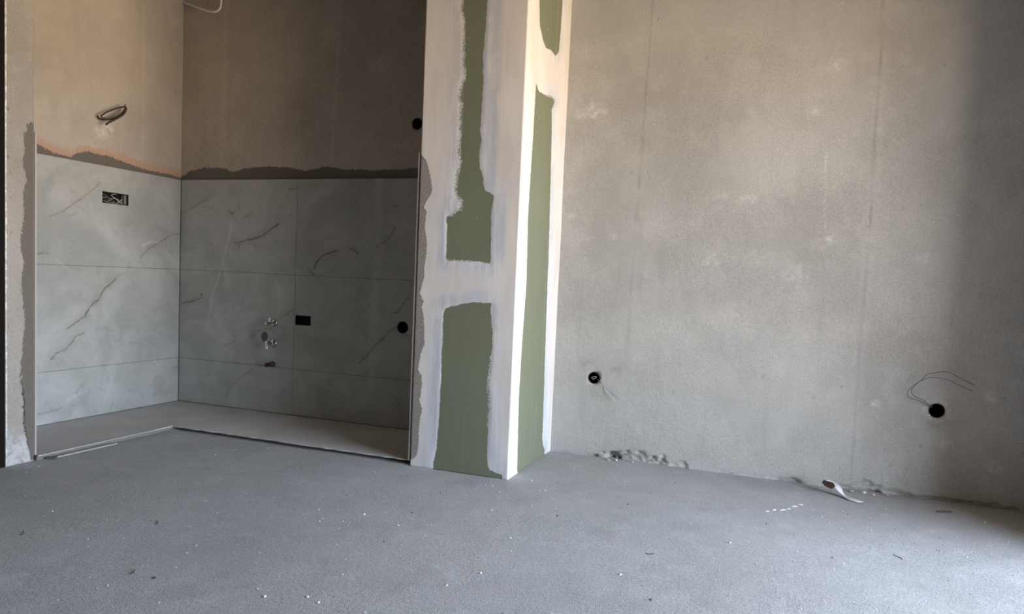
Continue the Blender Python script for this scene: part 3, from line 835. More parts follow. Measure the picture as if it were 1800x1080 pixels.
for zz in (Z2, Z1):
    grout(wall_niche_back, [(XN, XC0 - TILE_T - 0.003, YN + 0.0012, YN + 0.010, zz - 0.0008, zz + 0.0008)])
    grout(wall_niche_left, [(XN - 0.010, XN - 0.0012, YJ1 + 0.02, YN, zz - 0.0008, zz + 0.0008)])
grout(wall_niche_back, [(XV - 0.0008, XV + 0.0008, YN + 0.0012, YN + 0.010, ZP, ZT - 0.002)])


# drywall column
def in_polys(polys):
    def f(P):
        s = np.full(len(P), -1e9)
        for p in polys:
            s = np.maximum(s, poly_sdf(P, p))
        return 1 + np.clip(s, -0.9, 0.9)
    return f


def ragged_front(P):
    a, _ = line_dist(P, FRONT_GREEN[0][:30])
    b, _ = line_dist(P, FRONT_GREEN[1][10:16])
    c, _ = line_dist(P, FRONT_GREEN[0][35:38])
    return np.clip(np.maximum(np.maximum(np.clip(1 - (a - 0.004) / 0.018, 0, 1), 0.75 * np.clip(1 - (b - 0.004) / 0.014, 0, 1)), 0.4 * np.clip(1 - (c - 0.003) / 0.01, 0, 1)), 0, 1)


def front_thin(P):
    u, v = P[:, 0], P[:, 1]
    t = 0.5 + 0.5 * (u > -1.5) * (v > 1.05)
    t = np.maximum(t, 1.0 * (u > -1.47) * (u < -1.29))
    t = np.maximum(t, 0.9 * (v < 1.55) * (u < -1.5))
    return t * np.clip(1.5 - 0.0 * v, 0, 1)


SMUDGES = [([(-1.327, 2.298), (-1.319, 1.37)], 0.026, 0.9), ([(-1.269, 1.283), (-1.271, 1.064)], 0.03, 0.75), ([(-1.566, 1.226), (-1.565, 1.042)], 0.018, 0.65), ([(-1.583, 0.819), (-1.516, 0.842)], 0.03, 0.8), ([(-1.271, 0.822), (-1.266, 0.714)], 0.02, 0.9), ([(-1.564, 0.583), (-1.566, 0.102)], 0.018, 0.55), ([(-1.545, 1.37), (-1.546, 1.253)], 0.022, 0.6), ([(-1.295, 1.344), (-1.258, 1.344)], 0.02, 0.5), ([(-1.486, 0.849), (-1.338, 0.873)], 0.02, 0.4), ([(-1.276, 0.55), (-1.262, 0.112)], 0.02, 0.35)]


def smudge(P):
    v = np.zeros(len(P))
    for line, w, a in SMUDGES:
        d, _ = line_dist(P, line)
        v = np.maximum(v, a * np.clip(1.35 - d / w, 0, 1))
    return v


def mud_disp(polys):
    f = in_polys(polys)

    def g(P):
        s = f(P) - 1
        return np.clip(-s / 0.012, 0, 1) * 0.0012 + (fbm(P[:, 0] * 5, P[:, 1] * 2.5, 14, 3) - 0.5) * 0.0035 * np.clip((XC1 - 0.01 - P[:, 0] if P[:, 0].max() < 0 else P[:, 0] - YC) / 0.04, 0, 1)
    return g


wall_column = surface('wall_column', steps(XC0, XC1, 0.006), steps(0, CEIL, 0.008), (0, YC, 0), X_AX, Z_AX, (), mud_disp(FRONT_GREEN),
                      {'green': in_polys(FRONT_GREEN), 'adh': in_polys([FRONT_ADHESIVE]), 'ragged': ragged_front, 'thinness': front_thin, 'smudge': smudge},
                      0.0127, None, M_COL, None, 'structure')
side = surface('side_panel', steps(YC, YR + 0.006, 0.006), steps(0, CEIL, 0.008), (XC1, 0, 0), Y_AX, Z_AX, (), mud_disp(SIDE_GREEN),
               {'green': in_polys(SIDE_GREEN), 'adh': lambda P: np.zeros(len(P)),
                'ragged': lambda P: 0.5 * np.clip(1 - line_dist(P, SIDE_GREEN[1][2:6])[0] / 0.02, 0, 1),
                'thinness': lambda P: 0.15 + 0.6 * (P[:, 0] > YC + 0.35)}, 0.0127, None, M_COL, wall_column)
side['label'] = 'brightly lit side panel with a long green strip between white compound'
boxes('return_panel', [(XC0, XC0 + 0.0127, YC + 0.013, YNW, 0, CEIL)], M_COL, wall_column)
for z0, z1 in rows:
    t = surface('tile', steps(0.0009, YN - YC - 0.002, 0.05), steps(z0 + 0.0009, z1 + (0.03 if z1 == ZT else -0.0009), 0.05), (XC0 - TILE_T, YN, 0), (0, -1, 0), Z_AX, (), None,
                None, TILE_T * 0.62, None, M_TILE, wall_column)
    t.data.materials.append(M_TILE_EDGE)
    nf = len(t.data.polygons)
    nu, nv = len(steps(0.0009, YN - YC - 0.002, 0.05)), len(steps(z0 + 0.0009, z1 + (0.03 if z1 == ZT else -0.0009), 0.05))
    for k in range((nu - 1) * (nv - 1), nf):
        t.data.polygons[k].material_index = 1
boxes('adhesive_layer', [(XC0 - TILE_T * 0.4, XC0, YC + 0.004, YN, ZP + 0.01, ZT + 0.028)], M_ADH, wall_column)

# wall stub at the left of the niche
stub = surface('wall_left', steps(YJ0, YJ1, 0.004), steps(0, CEIL, 0.008), (XJ, 0, 0), Y_AX, Z_AX, (),
               lambda P: (fbm(P[:, 0] * 9, P[:, 1] * 5, 18, 4) - 0.5) * 0.004 - np.clip(1 - (P[:, 0] - YJ0) / 0.012, 0, 1) * 0.004 * (fbm(P[:, 0] * 60, P[:, 1] * 40, 28, 2) > 0.6),
               {'adh': in_polys([STUB_ADHESIVE]), 'pink': lambda P: np.zeros(len(P)), 'patch': lambda P: np.zeros(len(P)),
                'spot': lambda P: 0.8 * np.clip(1 - np.hypot((P[:, 0] - 2.258) * 1.5, P[:, 1] - 1.61) / 0.014, 0, 1) + 0.7 * np.clip(1 - np.hypot((P[:, 0] - 2.259), P[:, 1] - 1.40) / 0.012, 0, 1)
                + 0.6 * np.clip(fbm(P[:, 0] * 70, P[:, 1] * 45, 77, 2) * 6 - 4.55, 0, 1) * (P[:, 0] < 2.275),
                'stain': lambda P: np.zeros(len(P))}, 1.1, None, M_STUB, None, 'structure')
bz = steps(0.0, CEIL, 0.01)
bv, bf = [], []
for z in bz:
    w = 0.004 + 0.004 * float(fbm(np.array([z * 40]), np.array([0.5]), 3, 2)[0])
    bv += [(XJ - 0.006, YJ0 - 0.0015, z), (XJ + 0.0012, YJ0 - 0.0015, z), (XJ + 0.0012, YJ0 + w, z), (XJ - 0.001, YJ0 + w + 0.0005, z)]
for k in range(len(bz) - 1):
    for q in range(3):
        a = k * 4 + q
        bf.append((a, a + 1, a + 5, a + 4))
make_mesh('corner_bead', bv, bf, M_BEAD, stub)['label'] = 'pitted metal corner bead showing through the plaster'
for z0, z1 in rows:
    b = boxes('tile', [(XN + 0.001, XJ + 0.0005, YJ1 + TILE_T * 0.45, YJ1 + TILE_T, z0 + 0.001, z1 + (0.012 if z1 == ZT else -0.001))], M_TILE_EDGE, stub)
boxes('adhesive_layer', [(XN + 0.001, XJ - 0.003, YJ1, YJ1 + TILE_T * 0.45, ZP, ZT + 0.01)], M_ADH, stub)
boxes('dark_panel_1', [(XJ - 0.9, XJ - 0.004, YJ0 - 0.035, YJ0 - 0.002, 0, 2.72)], M_DARKPANEL, None, 'structure')  # dark brown panel over the near face of the stub

# plinth of the kitchen units
rs = random.Random(5)
jit = lambda a: rs.uniform(-a, a)
edge_x, edge_y = -3.259, 3.193
L_out = [(XNW, YNW), (XNW, YJ1 + TILE_T)]
L_out += [(edge_x + jit(0.0025), y) for y in np.arange(YJ1 + TILE_T, edge_y - 0.02, 0.035)]
L_out += [(edge_x, edge_y)] + [(x, edge_y + jit(0.005)) for x in np.arange(edge_x + 0.04, XC0 - 0.03, 0.04)] + [(XC0 - 0.001, edge_y), (XC0 - 0.001, YNW)]
plinth = prism('floor_plinth', L_out, 0.0195, ZP, M_PLINTH, None, 'structure')
L_in = [(XNW, YNW), (XNW, YJ1 + TILE_T), (edge_x - 0.012, YJ1 + TILE_T), (edge_x - 0.012, edge_y + 0.05), (XC0 - 0.001, edge_y + 0.05), (XC0 - 0.001, YNW)]
prism('plinth_bed', L_in, -0.01, 0.0196, M_ADH, plinth)
boxes('plinth_lip', [(edge_x - 0.002, edge_x + 0.006, YJ1 + 0.03, edge_y - 0.12, 0.0222, ZP + 0.0010)], M_LIP, plinth)['label'] = 'thin pale edge strip of the raised plinth'

# rest of the room, behind and beside the viewer, and an added balcony
wr_b = [(XR, XR_OUT, DOOR_Y1, 4.1, 0, CEIL), (XR, XR_OUT, -2.2, DOOR_Y0, 0, CEIL), (XR, XR_OUT, DOOR_Y0, DOOR_Y1, DOOR_Z, CEIL)]
wall_right = boxes('wall_right', wr_b, M_UNSEEN_DARK, None, 'structure')
fr = 0.07
boxes('door_1', [(XR + 0.16, XR + 0.23, DOOR_Y0, DOOR_Y0 + fr, 0, DOOR_Z), (XR + 0.16, XR + 0.23, DOOR_Y1 - fr, DOOR_Y1, 0, DOOR_Z),
                 (XR + 0.16, XR + 0.23, DOOR_Y0 + fr, DOOR_Y1 - fr, DOOR_Z - fr, DOOR_Z)], M_FRAME, None, 'structure')
M_ADDED_BALCONY = plain('beige_added_balcony', (0.36, 0.30, 0.23), 0.8, 0.2, 0, 0.1, 12)
boxes('floor_added_balcony', [(XR_OUT, ADDED_BALCONY_X, DOOR_Y0 - 0.3, DOOR_Y1 + 0.3, -0.2, -0.02)], M_ADDED_BALCONY, None, 'structure')  # added unseen balcony; its floor bounces warm light into the room
boxes('ceiling_added_balcony', [(XR_OUT, ADDED_BALCONY_X, DOOR_Y0 - 0.3, DOOR_Y1 + 0.3, 2.6, CEIL + 0.2)], M_CEIL, None, 'structure')  # added roof slab, holds back high sun and sky
boxes('wall_added_balcony', [(XR_OUT, ADDED_BALCONY_X, DOOR_Y0 - 0.3, DOOR_Y0 - 0.05, -0.02, 2.6)], M_UNSEEN_DARK, None, 'structure')  # added side wall, blocks steep light from the right corner
boxes('wall_added_balcony_end', [(XR_OUT, ADDED_BALCONY_X, DOOR_Y1 + 0.05, DOOR_Y1 + 0.3, -0.02, 2.6)], M_UNSEEN_DARK, None, 'structure')
boxes('wall_front', [(-6.0, XR_OUT, -2.2, -2.0, 0, CEIL)], M_UNSEEN_DARK, None, 'structure')
boxes('wall_hall', [(-6.0, -5.8, -2.0, YJ1, 0, CEIL), (-6.0, XJ - 1.0, YJ0, YJ1, 0, CEIL)], M_UNSEEN_DARK, None, 'structure')


# ------------------------------------------------------------------ electrical boxes
def round_box(name, at, r, depth, label, rim=M_BOX, normal='-y', lugs=True, plug=False):
    e_ = empty(name, at, label, 'electrical box')
    bm = bmesh.new()
    lathe(bm, [(-depth, 0), (-depth, r - 0.001), (0.0015, r - 0.001), (0.0015, r - 0.004), (-depth + 0.002, r - 0.004), (-depth + 0.002, 0)], n=28)
    bm_obj('cup', bm, M_BOX, e_)
    bm = bmesh.new()
    lathe(bm, [(0.0, r - 0.0012), (0.002, r - 0.0008), (0.002, r - 0.0035), (0.0, r - 0.0038)], n=28)
    bm_obj('rim', bm, rim, e_)
    if lugs:
        for a in (90, 270):
            bm = bmesh.new()
            p = (math.cos(math.radians(a)) * (r - 0.007), 0, math.sin(math.radians(a)) * (r - 0.007))
            lathe(bm, [(-depth + 0.003, 0.0035), (-0.004, 0.0035), (-0.004, 0.001)], n=8, at=p)
            bm_obj('screw_lug', bm, M_BOXRIM, e_)
    if plug:
        bm = bmesh.new()
        lathe(bm, [(-0.03, 0), (-0.03, r * 0.62), (-0.004, r * 0.62), (-0.004, r * 0.5), (-0.016, r * 0.46), (-0.016, 0)], n=24)
        bm_obj('socket_ring', bm, plain('dark_brown_socket', (0.075, 0.06, 0.05), 0.5), e_)
        bm = bmesh.new()
        lathe(bm, [(-0.016, 0), (-0.016, r * 0.24), (-0.007, r * 0.2), (-0.007, 0)], n=16)
        bm_obj('centre_plug', bm, M_BOX, e_)
    return e_


A0, B0 = WALL_ROUNDS
round_box('junction_box', (A0[0], YR, A0[1]), HR, 0.055, 'round black wall box with short wires next to the drywall column', M_BOXRIM)
round_box('junction_box', (B0[0], YR, B0[1]), HR + 0.002, 0.055, 'round black wall box under a long looping wire at the right', M_BOXRIM)
round_box('junction_box', (RU[0], YNW, RU[1]), 0.034, 0.055, 'round black hole box high on the niche wall beside the column', M_BOX)
round_box('pipe_sleeve', (RB[0], YN, RB[1]), 0.036, 0.06, 'round black sleeve set in the lower marble tile near the column', M_BOX, lugs=False, plug=True)


def wire_thing(name, label, wires):
    e_ = empty(name, wires[0][0][0], label, 'wire')
    base = Vector(wires[0][0][0])
    for pts, r, mt in wires:
        tube('strand', [Vector(p) - base for p in pts], r, mt, e_, 6, 5)
    return e_


def off(pts, offs, y=YR):
    o = np.interp(np.linspace(0, 1, len(pts)), np.linspace(0, 1, len(offs)), offs)
    return [(p[0], y - d, p[1]) for p, d in zip(pts, o)]


wire_thing('short_wires', 'short blue and white wires hanging out of the box next to the column', [
    ([(A0[0] + 0.01, YR + 0.045, A0[1] + 0.005), (A0[0] + 0.012, YR + 0.02, A0[1])] + off(WIRE_A[1:], [0.006, 0.02, 0.03, 0.025, 0.02]), 0.0013, M_W_BLUE),
    ([(A0[0] + 0.012, YR + 0.045, A0[1]), (A0[0] + 0.014, YR + 0.02, A0[1] - 0.004)] + off(WIRE_A2[1:], [0.008, 0.018, 0.02]), 0.0013, M_W_PALE),
    ([(A0[0] - 0.030, YR + 0.012, A0[1] - 0.004), (A0[0] - 0.012, YR - 0.003, A0[1] + 0.001), (A0[0] + 0.012, YR - 0.005, A0[1] + 0.010), (A0[0] + 0.008, YR - 0.002, A0[1] - 0.002), (A0[0] - 0.010, YR + 0.0, A0[1] - 0.008), (A0[0] - 0.028, YR + 0.012, A0[1] - 0.008)], 0.0011, M_W_PALE),
    ([(A0[0] - 0.02, YR + 0.02, A0[1] - 0.022), (A0[0], YR + 0.015, A0[1] - 0.026), (A0[0] + 0.02, YR + 0.02, A0[1] - 0.018)], 0.0014, M_W_GREY)])
wire_thing('looping_wires', 'long thin wires looping up and right from the box at the right', [
    ([(B0[0] - 0.012, YR + 0.045, B0[1] - 0.02), (B0[0] - 0.014, YR + 0.018, B0[1] + 0.006)] + off(WIRE_B1[1:], [0.004, 0.02, 0.04, 0.05, 0.05, 0.045, 0.035, 0.03]), 0.0016, M_W_BLUE),
    ([(B0[0] - 0.006, YR + 0.045, B0[1] - 0.02), (B0[0] - 0.008, YR + 0.018, B0[1] + 0.008)] + off(WIRE_B2[1:], [0.006, 0.022, 0.035, 0.045, 0.05, 0.05, 0.045, 0.04]), 0.0015, M_W_BROWN),
    ([(B0[0] - 0.003, YR + 0.03, B0[1] - 0.024), (B0[0] - 0.002, YR + 0.012, B0[1] - 0.004), (B0[0] - 0.006, YR + 0.006, B0[1] + 0.016), (B0[0] - 0.022, YR + 0.01, B0[1] + 0.022)], 0.0017, M_W_PALE)])

# rectangular socket boxes
def rect_box(name, org, U, V, w, h, depth, label):
    e_ = empty(name, org, label, 'electrical box')
    U, V = Vector(U), Vector(V)
    N = U.cross(V)
    t = 0.003
    vs = []
    for du, dv, d in ((0, 0, 0), (w, 0, 0), (w, h, 0), (0, h, 0), (0, 0, -depth), (w, 0, -depth), (w, h, -depth), (0, h, -depth),
                      (t, t, 0), (w - t, t, 0), (w - t, h - t, 0), (t, h - t, 0), (t, t, -depth + t), (w - t, t, -depth + t), (w - t, h - t, -depth + t), (t, h - t, -depth + t)):
        vs.append(U * du + V * dv + N * d)
    fs = [(0, 4, 5, 1), (1, 5, 6, 2), (2, 6, 7, 3), (3, 7, 4, 0), (4, 7, 6, 5), (0, 1, 9, 8), (1, 2, 10, 9), (2, 3, 11, 10), (3, 0, 8, 11),
          (8, 9, 13, 12), (9, 10, 14, 13), (10, 11, 15, 14), (11, 8, 12, 15), (12, 13, 14, 15)]
    make_mesh('box_shell', vs, fs, M_BOX, e_)
    return e_, U, V, N


lw, lh = lo_[1] - lo_[0] - 0.002, lo_[3] - lo_[2] - 0.002
e1, U1, V1, N1 = rect_box('socket_box', (XN - 0.003, lo_[0] + 0.001, lo_[2] + 0.001), Y_AX, Z_AX, lw, lh, 0.055, 'wide black socket box full of tangled wires in the left marble wall')
rw = random.Random(11)
for k in range(11):
    a = [rw.uniform(0.01, lw - 0.02), rw.uniform(0.008, lh - 0.01)]
    pts = [U1 * a[0] + V1 * a[1] - N1 * 0.045]
    for q in range(4):
        a = [min(max(a[0] + rw.uniform(-0.05, 0.05), 0.008), lw - 0.022), min(max(a[1] + rw.uniform(-0.03, 0.03), 0.006), lh - 0.008)]
        pts.append(U1 * a[0] + V1 * a[1] - N1 * rw.uniform(0.008, 0.03))
    tube('wire', pts, 0.0013, rw.choice([M_W_GREY, M_W_GREY, M_W_BLUE, M_W_BROWN, M_W_YELLOW, M_W_PALE]), e1, 6, 5)
tube('wire', [U1 * 0.07 + V1 * 0.052 - N1 * 0.012, U1 * 0.10 + V1 * 0.030 - N1 * 0.006, U1 * 0.15 + V1 * 0.008 - N1 * 0.012], 0.0017, M_W_PALE, e1, 6, 5)
tube('wire', [U1 * 0.075 + V1 * 0.052 - N1 * 0.014, U1 * 0.085 + V1 * 0.06 - N1 * 0.01, U1 * 0.11 + V1 * 0.06 - N1 * 0.014], 0.0015, M_W_PALE, e1, 6, 5)
make_mesh('gap_strip', [U1 * (lw - 0.018) + V1 * 0.002 - N1 * 0.012, U1 * (lw - 0.001) + V1 * 0.002 - N1 * 0.012, U1 * (lw - 0.001) + V1 * (lh - 0.002) - N1 * 0.012, U1 * (lw - 0.018) + V1 * (lh - 0.002) - N1 * 0.012,
                        U1 * (lw - 0.018) + V1 * 0.002 - N1 * 0.04, U1 * (lw - 0.018) + V1 * (lh - 0.002) - N1 * 0.04], [(0, 1, 2, 3), (4, 0, 3, 5)], M_ADH, e1)
bw, bh = bo[1] - bo[0] - 0.006, bo[3] - bo[2] - 0.003
e2, U2, V2, N2 = rect_box('socket_box', (bo[0] + 0.005, YN + 0.003, bo[2] + 0.002), X_AX, Z_AX, bw, bh, 0.055, 'small black socket box in the dark marble right of the valves')
for k in range(6):
    z = 0.008 + k * 0.008
    tube('wire', [U2 * 0.006 + V2 * (z + rw.uniform(-0.004, 0.004)) - N2 * 0.025, U2 * 0.05 + V2 * (z + rw.uniform(-0.006, 0.006)) - N2 * 0.015, U2 * (bw - 0.008) + V2 * (z + rw.uniform(-0.004, 0.004)) - N2 * 0.025],
         0.0014, M_BOX, e2, 6, 4)

# ------------------------------------------------------------------ cables
lc = Vector(LOOP_CABLE[1])
e3 = empty('coiled_cable', lc, 'dark cable coiled in a loop sticking out of the upper left plaster', 'cable')
tube('coil', [Vector(p) - lc for p in LOOP_CABLE], 0.0043, M_CABLE, e3, 8, 6)
tube('cable_end', [Vector(p) - lc for p in LOOP_TAIL], 0.0058, M_CABLE, e3, 8, 6)
tube('cable_tip', [Vector(LOOP_TAIL[-1]) - lc, Vector(LOOP_TAIL[-1]) - lc + (Vector(LOOP_TAIL[-1]) - Vector(LOOP_TAIL[-2])).normalized() * 0.004], 0.0064, M_BOX, e3, 8, 2)
hc = tube('hanging_cable', HANGING_CABLE[:-1] + [(HANGING_CABLE[-2][0], HANGING_CABLE[-2][1], CEIL + 0.005)], 0.0062, M_WHITE_CABLE, None, 8, 6)
tag(hc, 'white cable sagging from the niche ceiling towards the left corner', 'cable')


# ------------------------------------------------------------------ plumbing
def rosette(e_, r):
    bm = bmesh.new()
    lathe(bm, [(0.0, r), (0.003, r), (0.009, r * 0.62), (0.010, r * 0.45)], n=26)
    bm_obj('rosette', bm, M_CHROME, e_, smooth=True)


v1 = empty('angle_valve', (VALVES[0][0], YN, VALVES[0][1]), 'upper chrome angle valve on the marble wall', 'valve')
rosette(v1, 0.026)
bm = bmesh.new()
lathe(bm, [(0.005, 0.0085), (0.03, 0.0085), (0.031, 0.012), (0.050, 0.012), (0.052, 0.008)], n=16)
bm_obj('body', bm, M_CHROME, v1, smooth=False)
bm = bmesh.new()
lathe(bm, [(0.0, 0.008), (0.014, 0.008), (0.014, 0.0105), (0.028, 0.0105), (0.028, 0.006)], 'z', 6, (0, -0.041, 0.006))
bm_obj('outlet_nut', bm, M_CHROME, v1)
bm = bmesh.new()
lathe(bm, [(0.052, 0.005), (0.062, 0.005), (0.062, 0.0135), (0.078, 0.0115), (0.080, 0.006)], n=10)
bm_obj('knob', bm, M_CHROME, v1)

v2 = empty('lever_valve', (VALVES[1][0], YN, VALVES[1][1]), 'chrome valve with an oval grey paddle handle below the upper valve', 'valve')
rosette(v2, 0.028)
bm = bmesh.new()
lathe(bm, [(0.005, 0.009), (0.028, 0.009), (0.030, 0.0135), (0.056, 0.0135), (0.058, 0.009), (0.07, 0.009), (0.07, 0.004)], n=16)
bm_obj('body', bm, M_CHROME, v2)
bm = bmesh.new()
lathe(bm, [(0.0, 0.008), (0.016, 0.008), (0.016, 0.011), (0.026, 0.011), (0.026, 0.007)], '-z', 6, (0, -0.06, -0.006))
bm_obj('outlet_nut', bm, M_CHROME, v2)
tube('handle_stem', [(0, -0.062, 0.004), (-0.004, -0.066, 0.014), (-0.007, -0.068, 0.024)], 0.0055, M_CHROME, v2, 8, 4)
bm = bmesh.new()
lathe(bm, [(-0.003, 0.0), (-0.003, 0.022), (0.0, 0.0245), (0.003, 0.022), (0.003, 0.019), (0.0015, 0.0185), (0.0015, 0.0)], Vector((0.15, -1, 0.15)), 28)
for vtx in bm.verts:
    vtx.co = Vector((vtx.co.x, vtx.co.y, vtx.co.z * 1.35)) + Vector((-0.012, -0.068, 0.046))
paddle = bm_obj('paddle_handle', bm, M_CAP, v2, smooth=False)
ring = [(-0.012 + 0.0238 * math.cos(a), -0.0695 , 0.046 + 0.032 * math.sin(a)) for a in [2 * math.pi * k / 28 for k in range(29)]]
tube('paddle_rim', ring, 0.0022, M_W_GREY, paddle, 6, 1)

v3 = empty('drain_stub', (VALVES[2][0], YN, VALVES[2][1]), 'reddish brown drain pipe stub under the two chrome valves', 'pipe')
bm = bmesh.new()
lathe(bm, [(-0.03, 0.0195), (0.004, 0.0195), (0.004, 0.0165), (-0.025, 0.0165)], n=24)
bm_obj('collar', bm, M_BOX, v3)
bm = bmesh.new()
lathe(bm, [(-0.03, 0.013), (0.045, 0.013), (0.045, 0.010), (0.02, 0.010)], n=20)
bm_obj('pipe', bm, M_PIPE, v3, smooth=False)
bm = bmesh.new()
lathe(bm, [(0.04, 0.0145), (0.058, 0.0145), (0.060, 0.012), (0.060, 0.0)], n=20)
bm_obj('end_cap', bm, M_PIPE_DARK, v3)

# ------------------------------------------------------------------ things on the floor
def fz(x, y):
    return float(floor_disp(np.array([[x, y]]))[0])


def lump_mesh(name, seed, mat):
    r_ = random.Random(seed)
    bm = bmesh.new()
    bmesh.ops.create_icosphere(bm, subdivisions=1, radius=1)
    for v in bm.verts:
        v.co = Vector((v.co.x * r_.uniform(0.75, 1.2), v.co.y * r_.uniform(0.7, 1.1), max(-0.45, v.co.z * r_.uniform(0.5, 0.85))))
    me = bpy.data.meshes.new(name)
    bm.to_mesh(me); bm.free()
    me.materials.append(mat)
    return me


ORD = ('leftmost', 'second', 'third', 'fourth', 'fifth', 'sixth', 'seventh', 'eighth', 'ninth', 'tenth', 'eleventh', 'twelfth', 'thirteenth',
       'fourteenth', 'fifteenth', 'sixteenth', 'seventeenth', 'eighteenth', 'nineteenth', 'rightmost')


def scatter(name, meshes, spots, size, label, cat, group, rnd):
    side_of = lambda p: (p[0] * rt0.x + p[1] * rt0.y) / (p[0] * fw.x + p[1] * fw.y)
    spots = sorted(spots, key=side_of)
    for k, (x, y) in enumerate(spots):
        o = bpy.data.objects.new(name, meshes[k % len(meshes)])
        s = size * rnd.uniform(0.7, 1.3)
        o.scale = (s, s * rnd.uniform(0.7, 1.1), s * rnd.uniform(0.6, 1))
        o.rotation_euler = (0, 0, rnd.uniform(0, 6.28))
        o.location = (x, y, fz(x, y) + 0.40 * o.scale[2])
        COL.objects.link(o)
        zone = 'front' if y < 2.2 else 'middle' if y < 2.9 else 'back'
        nth = 'leftmost' if k == 0 else 'rightmost' if k == len(spots) - 1 else ORD[k] + ' from left'
        tag(o, '%s on the %s floor, %s of the %ss' % (label, zone, nth, label.split()[-1]), cat, group)


rc = random.Random(3)
wm_ = [lump_mesh('plaster_crumb', k, M_WHITE_BIT) for k in range(4)]
dm_ = [lump_mesh('pebble', 10 + k, M_DARK_BIT) for k in range(3)]
scatter('plaster_crumb', wm_, CRUMB_WHITE, 0.0050, 'tiny white plaster crumb', 'crumb', 'white crumbs on the floor', rc)
scatter('pebble', dm_, CRUMB_DARK, 0.0050, 'tiny dark pebble', 'pebble', 'dark pebbles on the floor', rc)
twl = ['dark twig lying alone on the floor at the bottom left', 'short dark twig at the far left edge of the floor', 'thin dark splinter on the left floor before the plinth',
       'dark splinter on the floor in the lower middle', 'thin dark hair-like twig on the bright floor at the right']
for (x, y), tl in zip(TWIGS, twl):
    a = rc.uniform(0, 3.14)
    L = rc.uniform(0.014, 0.022)
    z = fz(x, y)
    d = Vector((math.cos(a), math.sin(a), 0))
    n_ = Vector((-d.y, d.x, 0))
    b0 = Vector((x, y, z + 0.0022))
    t = tube('twig', [d * -L + n_ * 0.003, d * -L * 0.3 - n_ * 0.002, d * L * 0.4 + n_ * 0.002, d * L + n_ * 0.006 + Vector((0, 0, 0.002))], 0.0013, M_TWIG, None, 6, 4)
    t.location = b0
    tag(t, tl, 'twig')
x, y = CHIP[0]
ch = boxes('dark_chip', [(-0.03, 0.02, -0.006, 0.006, 0, 0.005), (-0.004, 0.032, -0.003, 0.009, 0.001, 0.006)], M_DARK_BIT)
ch.location = (x, y, fz(x, y)); ch.rotation_euler = (0, 0, 0.3)
tag(ch, 'flat dark chip on the floor in the right corner by the wall', 'chip')
flk = [lump_mesh('plaster_flake', 30 + k, M_WHITE_BIT) for k in range(3)]
sp_ = []
for k, (x, y) in enumerate(STREAK):
    sp_.append((x, y))
for k, (x, y) in enumerate(sp_):
    o = bpy.data.objects.new('plaster_flake', flk[k % 3])
    o.scale = (rc.uniform(0.008, 0.021), rc.uniform(0.004, 0.009), 0.0035)
    o.rotation_euler = (0, 0, 0.6 + rc.uniform(-0.7, 0.7))
    o.location = (x + rc.uniform(-0.008, 0.008), y + rc.uniform(-0.008, 0.008), fz(x, y) + 0.0015)
    COL.objects.link(o)
    tag(o, ('leftmost', 'second from left', 'third from left', 'fourth from left', 'fifth from left', 'rightmost')[k] + ' white plaster flake in the streak before the curled paper', 'plaster flake', 'streak of white plaster flakes')
x, y = STONE[0]
st = bpy.data.objects.new('mortar_lump', lump_mesh('mortar_lump', 50, M_GREY_BIT))
st.scale = (0.024, 0.014, 0.014); st.location = (x, y - 0.01, fz(x, y) + 0.006)
COL.objects.link(st)
tag(st, 'dark grey mortar lump at the foot of the right wall', 'mortar')
debris = [((-0.83, 3.80), 0.014), ((-0.79, 3.815), 0.012), ((-0.70, 3.82), 0.010), ((0.37, 3.80), 0.016), ((0.43, 3.81), 0.014), ((0.47, 3.79), 0.010), ((0.53, 3.815), 0.012)]
for k, ((x, y), s) in enumerate(debris):
    o = bpy.data.objects.new('plaster_chunk', wm_[k % 4] if k % 3 else dm_[k % 3])
    if not k % 3:
        o.data = lump_mesh('plaster_chunk', 60 + k, M_GREY_BIT)
    o.scale = (s, s * 0.8, s * 0.8); o.rotation_euler = (0.2, 0.3, k)
    o.location = (x, y, fz(x, y) + s * 0.3)
    COL.objects.link(o)
    tag(o, ('leftmost ', 'middle ', 'rightmost ', 'leftmost ', 'second ', 'third ', 'rightmost ')[k] + ('broken plaster chunk by the hole at the wall foot near the column' if k < 3 else 'broken plaster chunk at the wall foot behind the curled paper'), 'plaster chunk',
        'chunks near the column' if k < 3 else 'chunks behind the curled paper')

# curled paper strip
pp = [(0.398, 3.622, 0.0015), (0.36, 3.652, 0.0022), (0.335, 3.672, 0.008), (0.318, 3.688, 0.022), (0.303, 3.700, 0.040), (0.286, 3.712, 0.052), (0.262, 3.722, 0.058), (0.240, 3.730, 0.056)]
path = smooth_path(pp, 4)
wv_ = Vector((0.030, 0.026, 0.0))
org = Vector(pp[0])
pe = empty('paper_scrap', org, 'curled strip of torn paper standing on the floor by the right wall', 'paper')


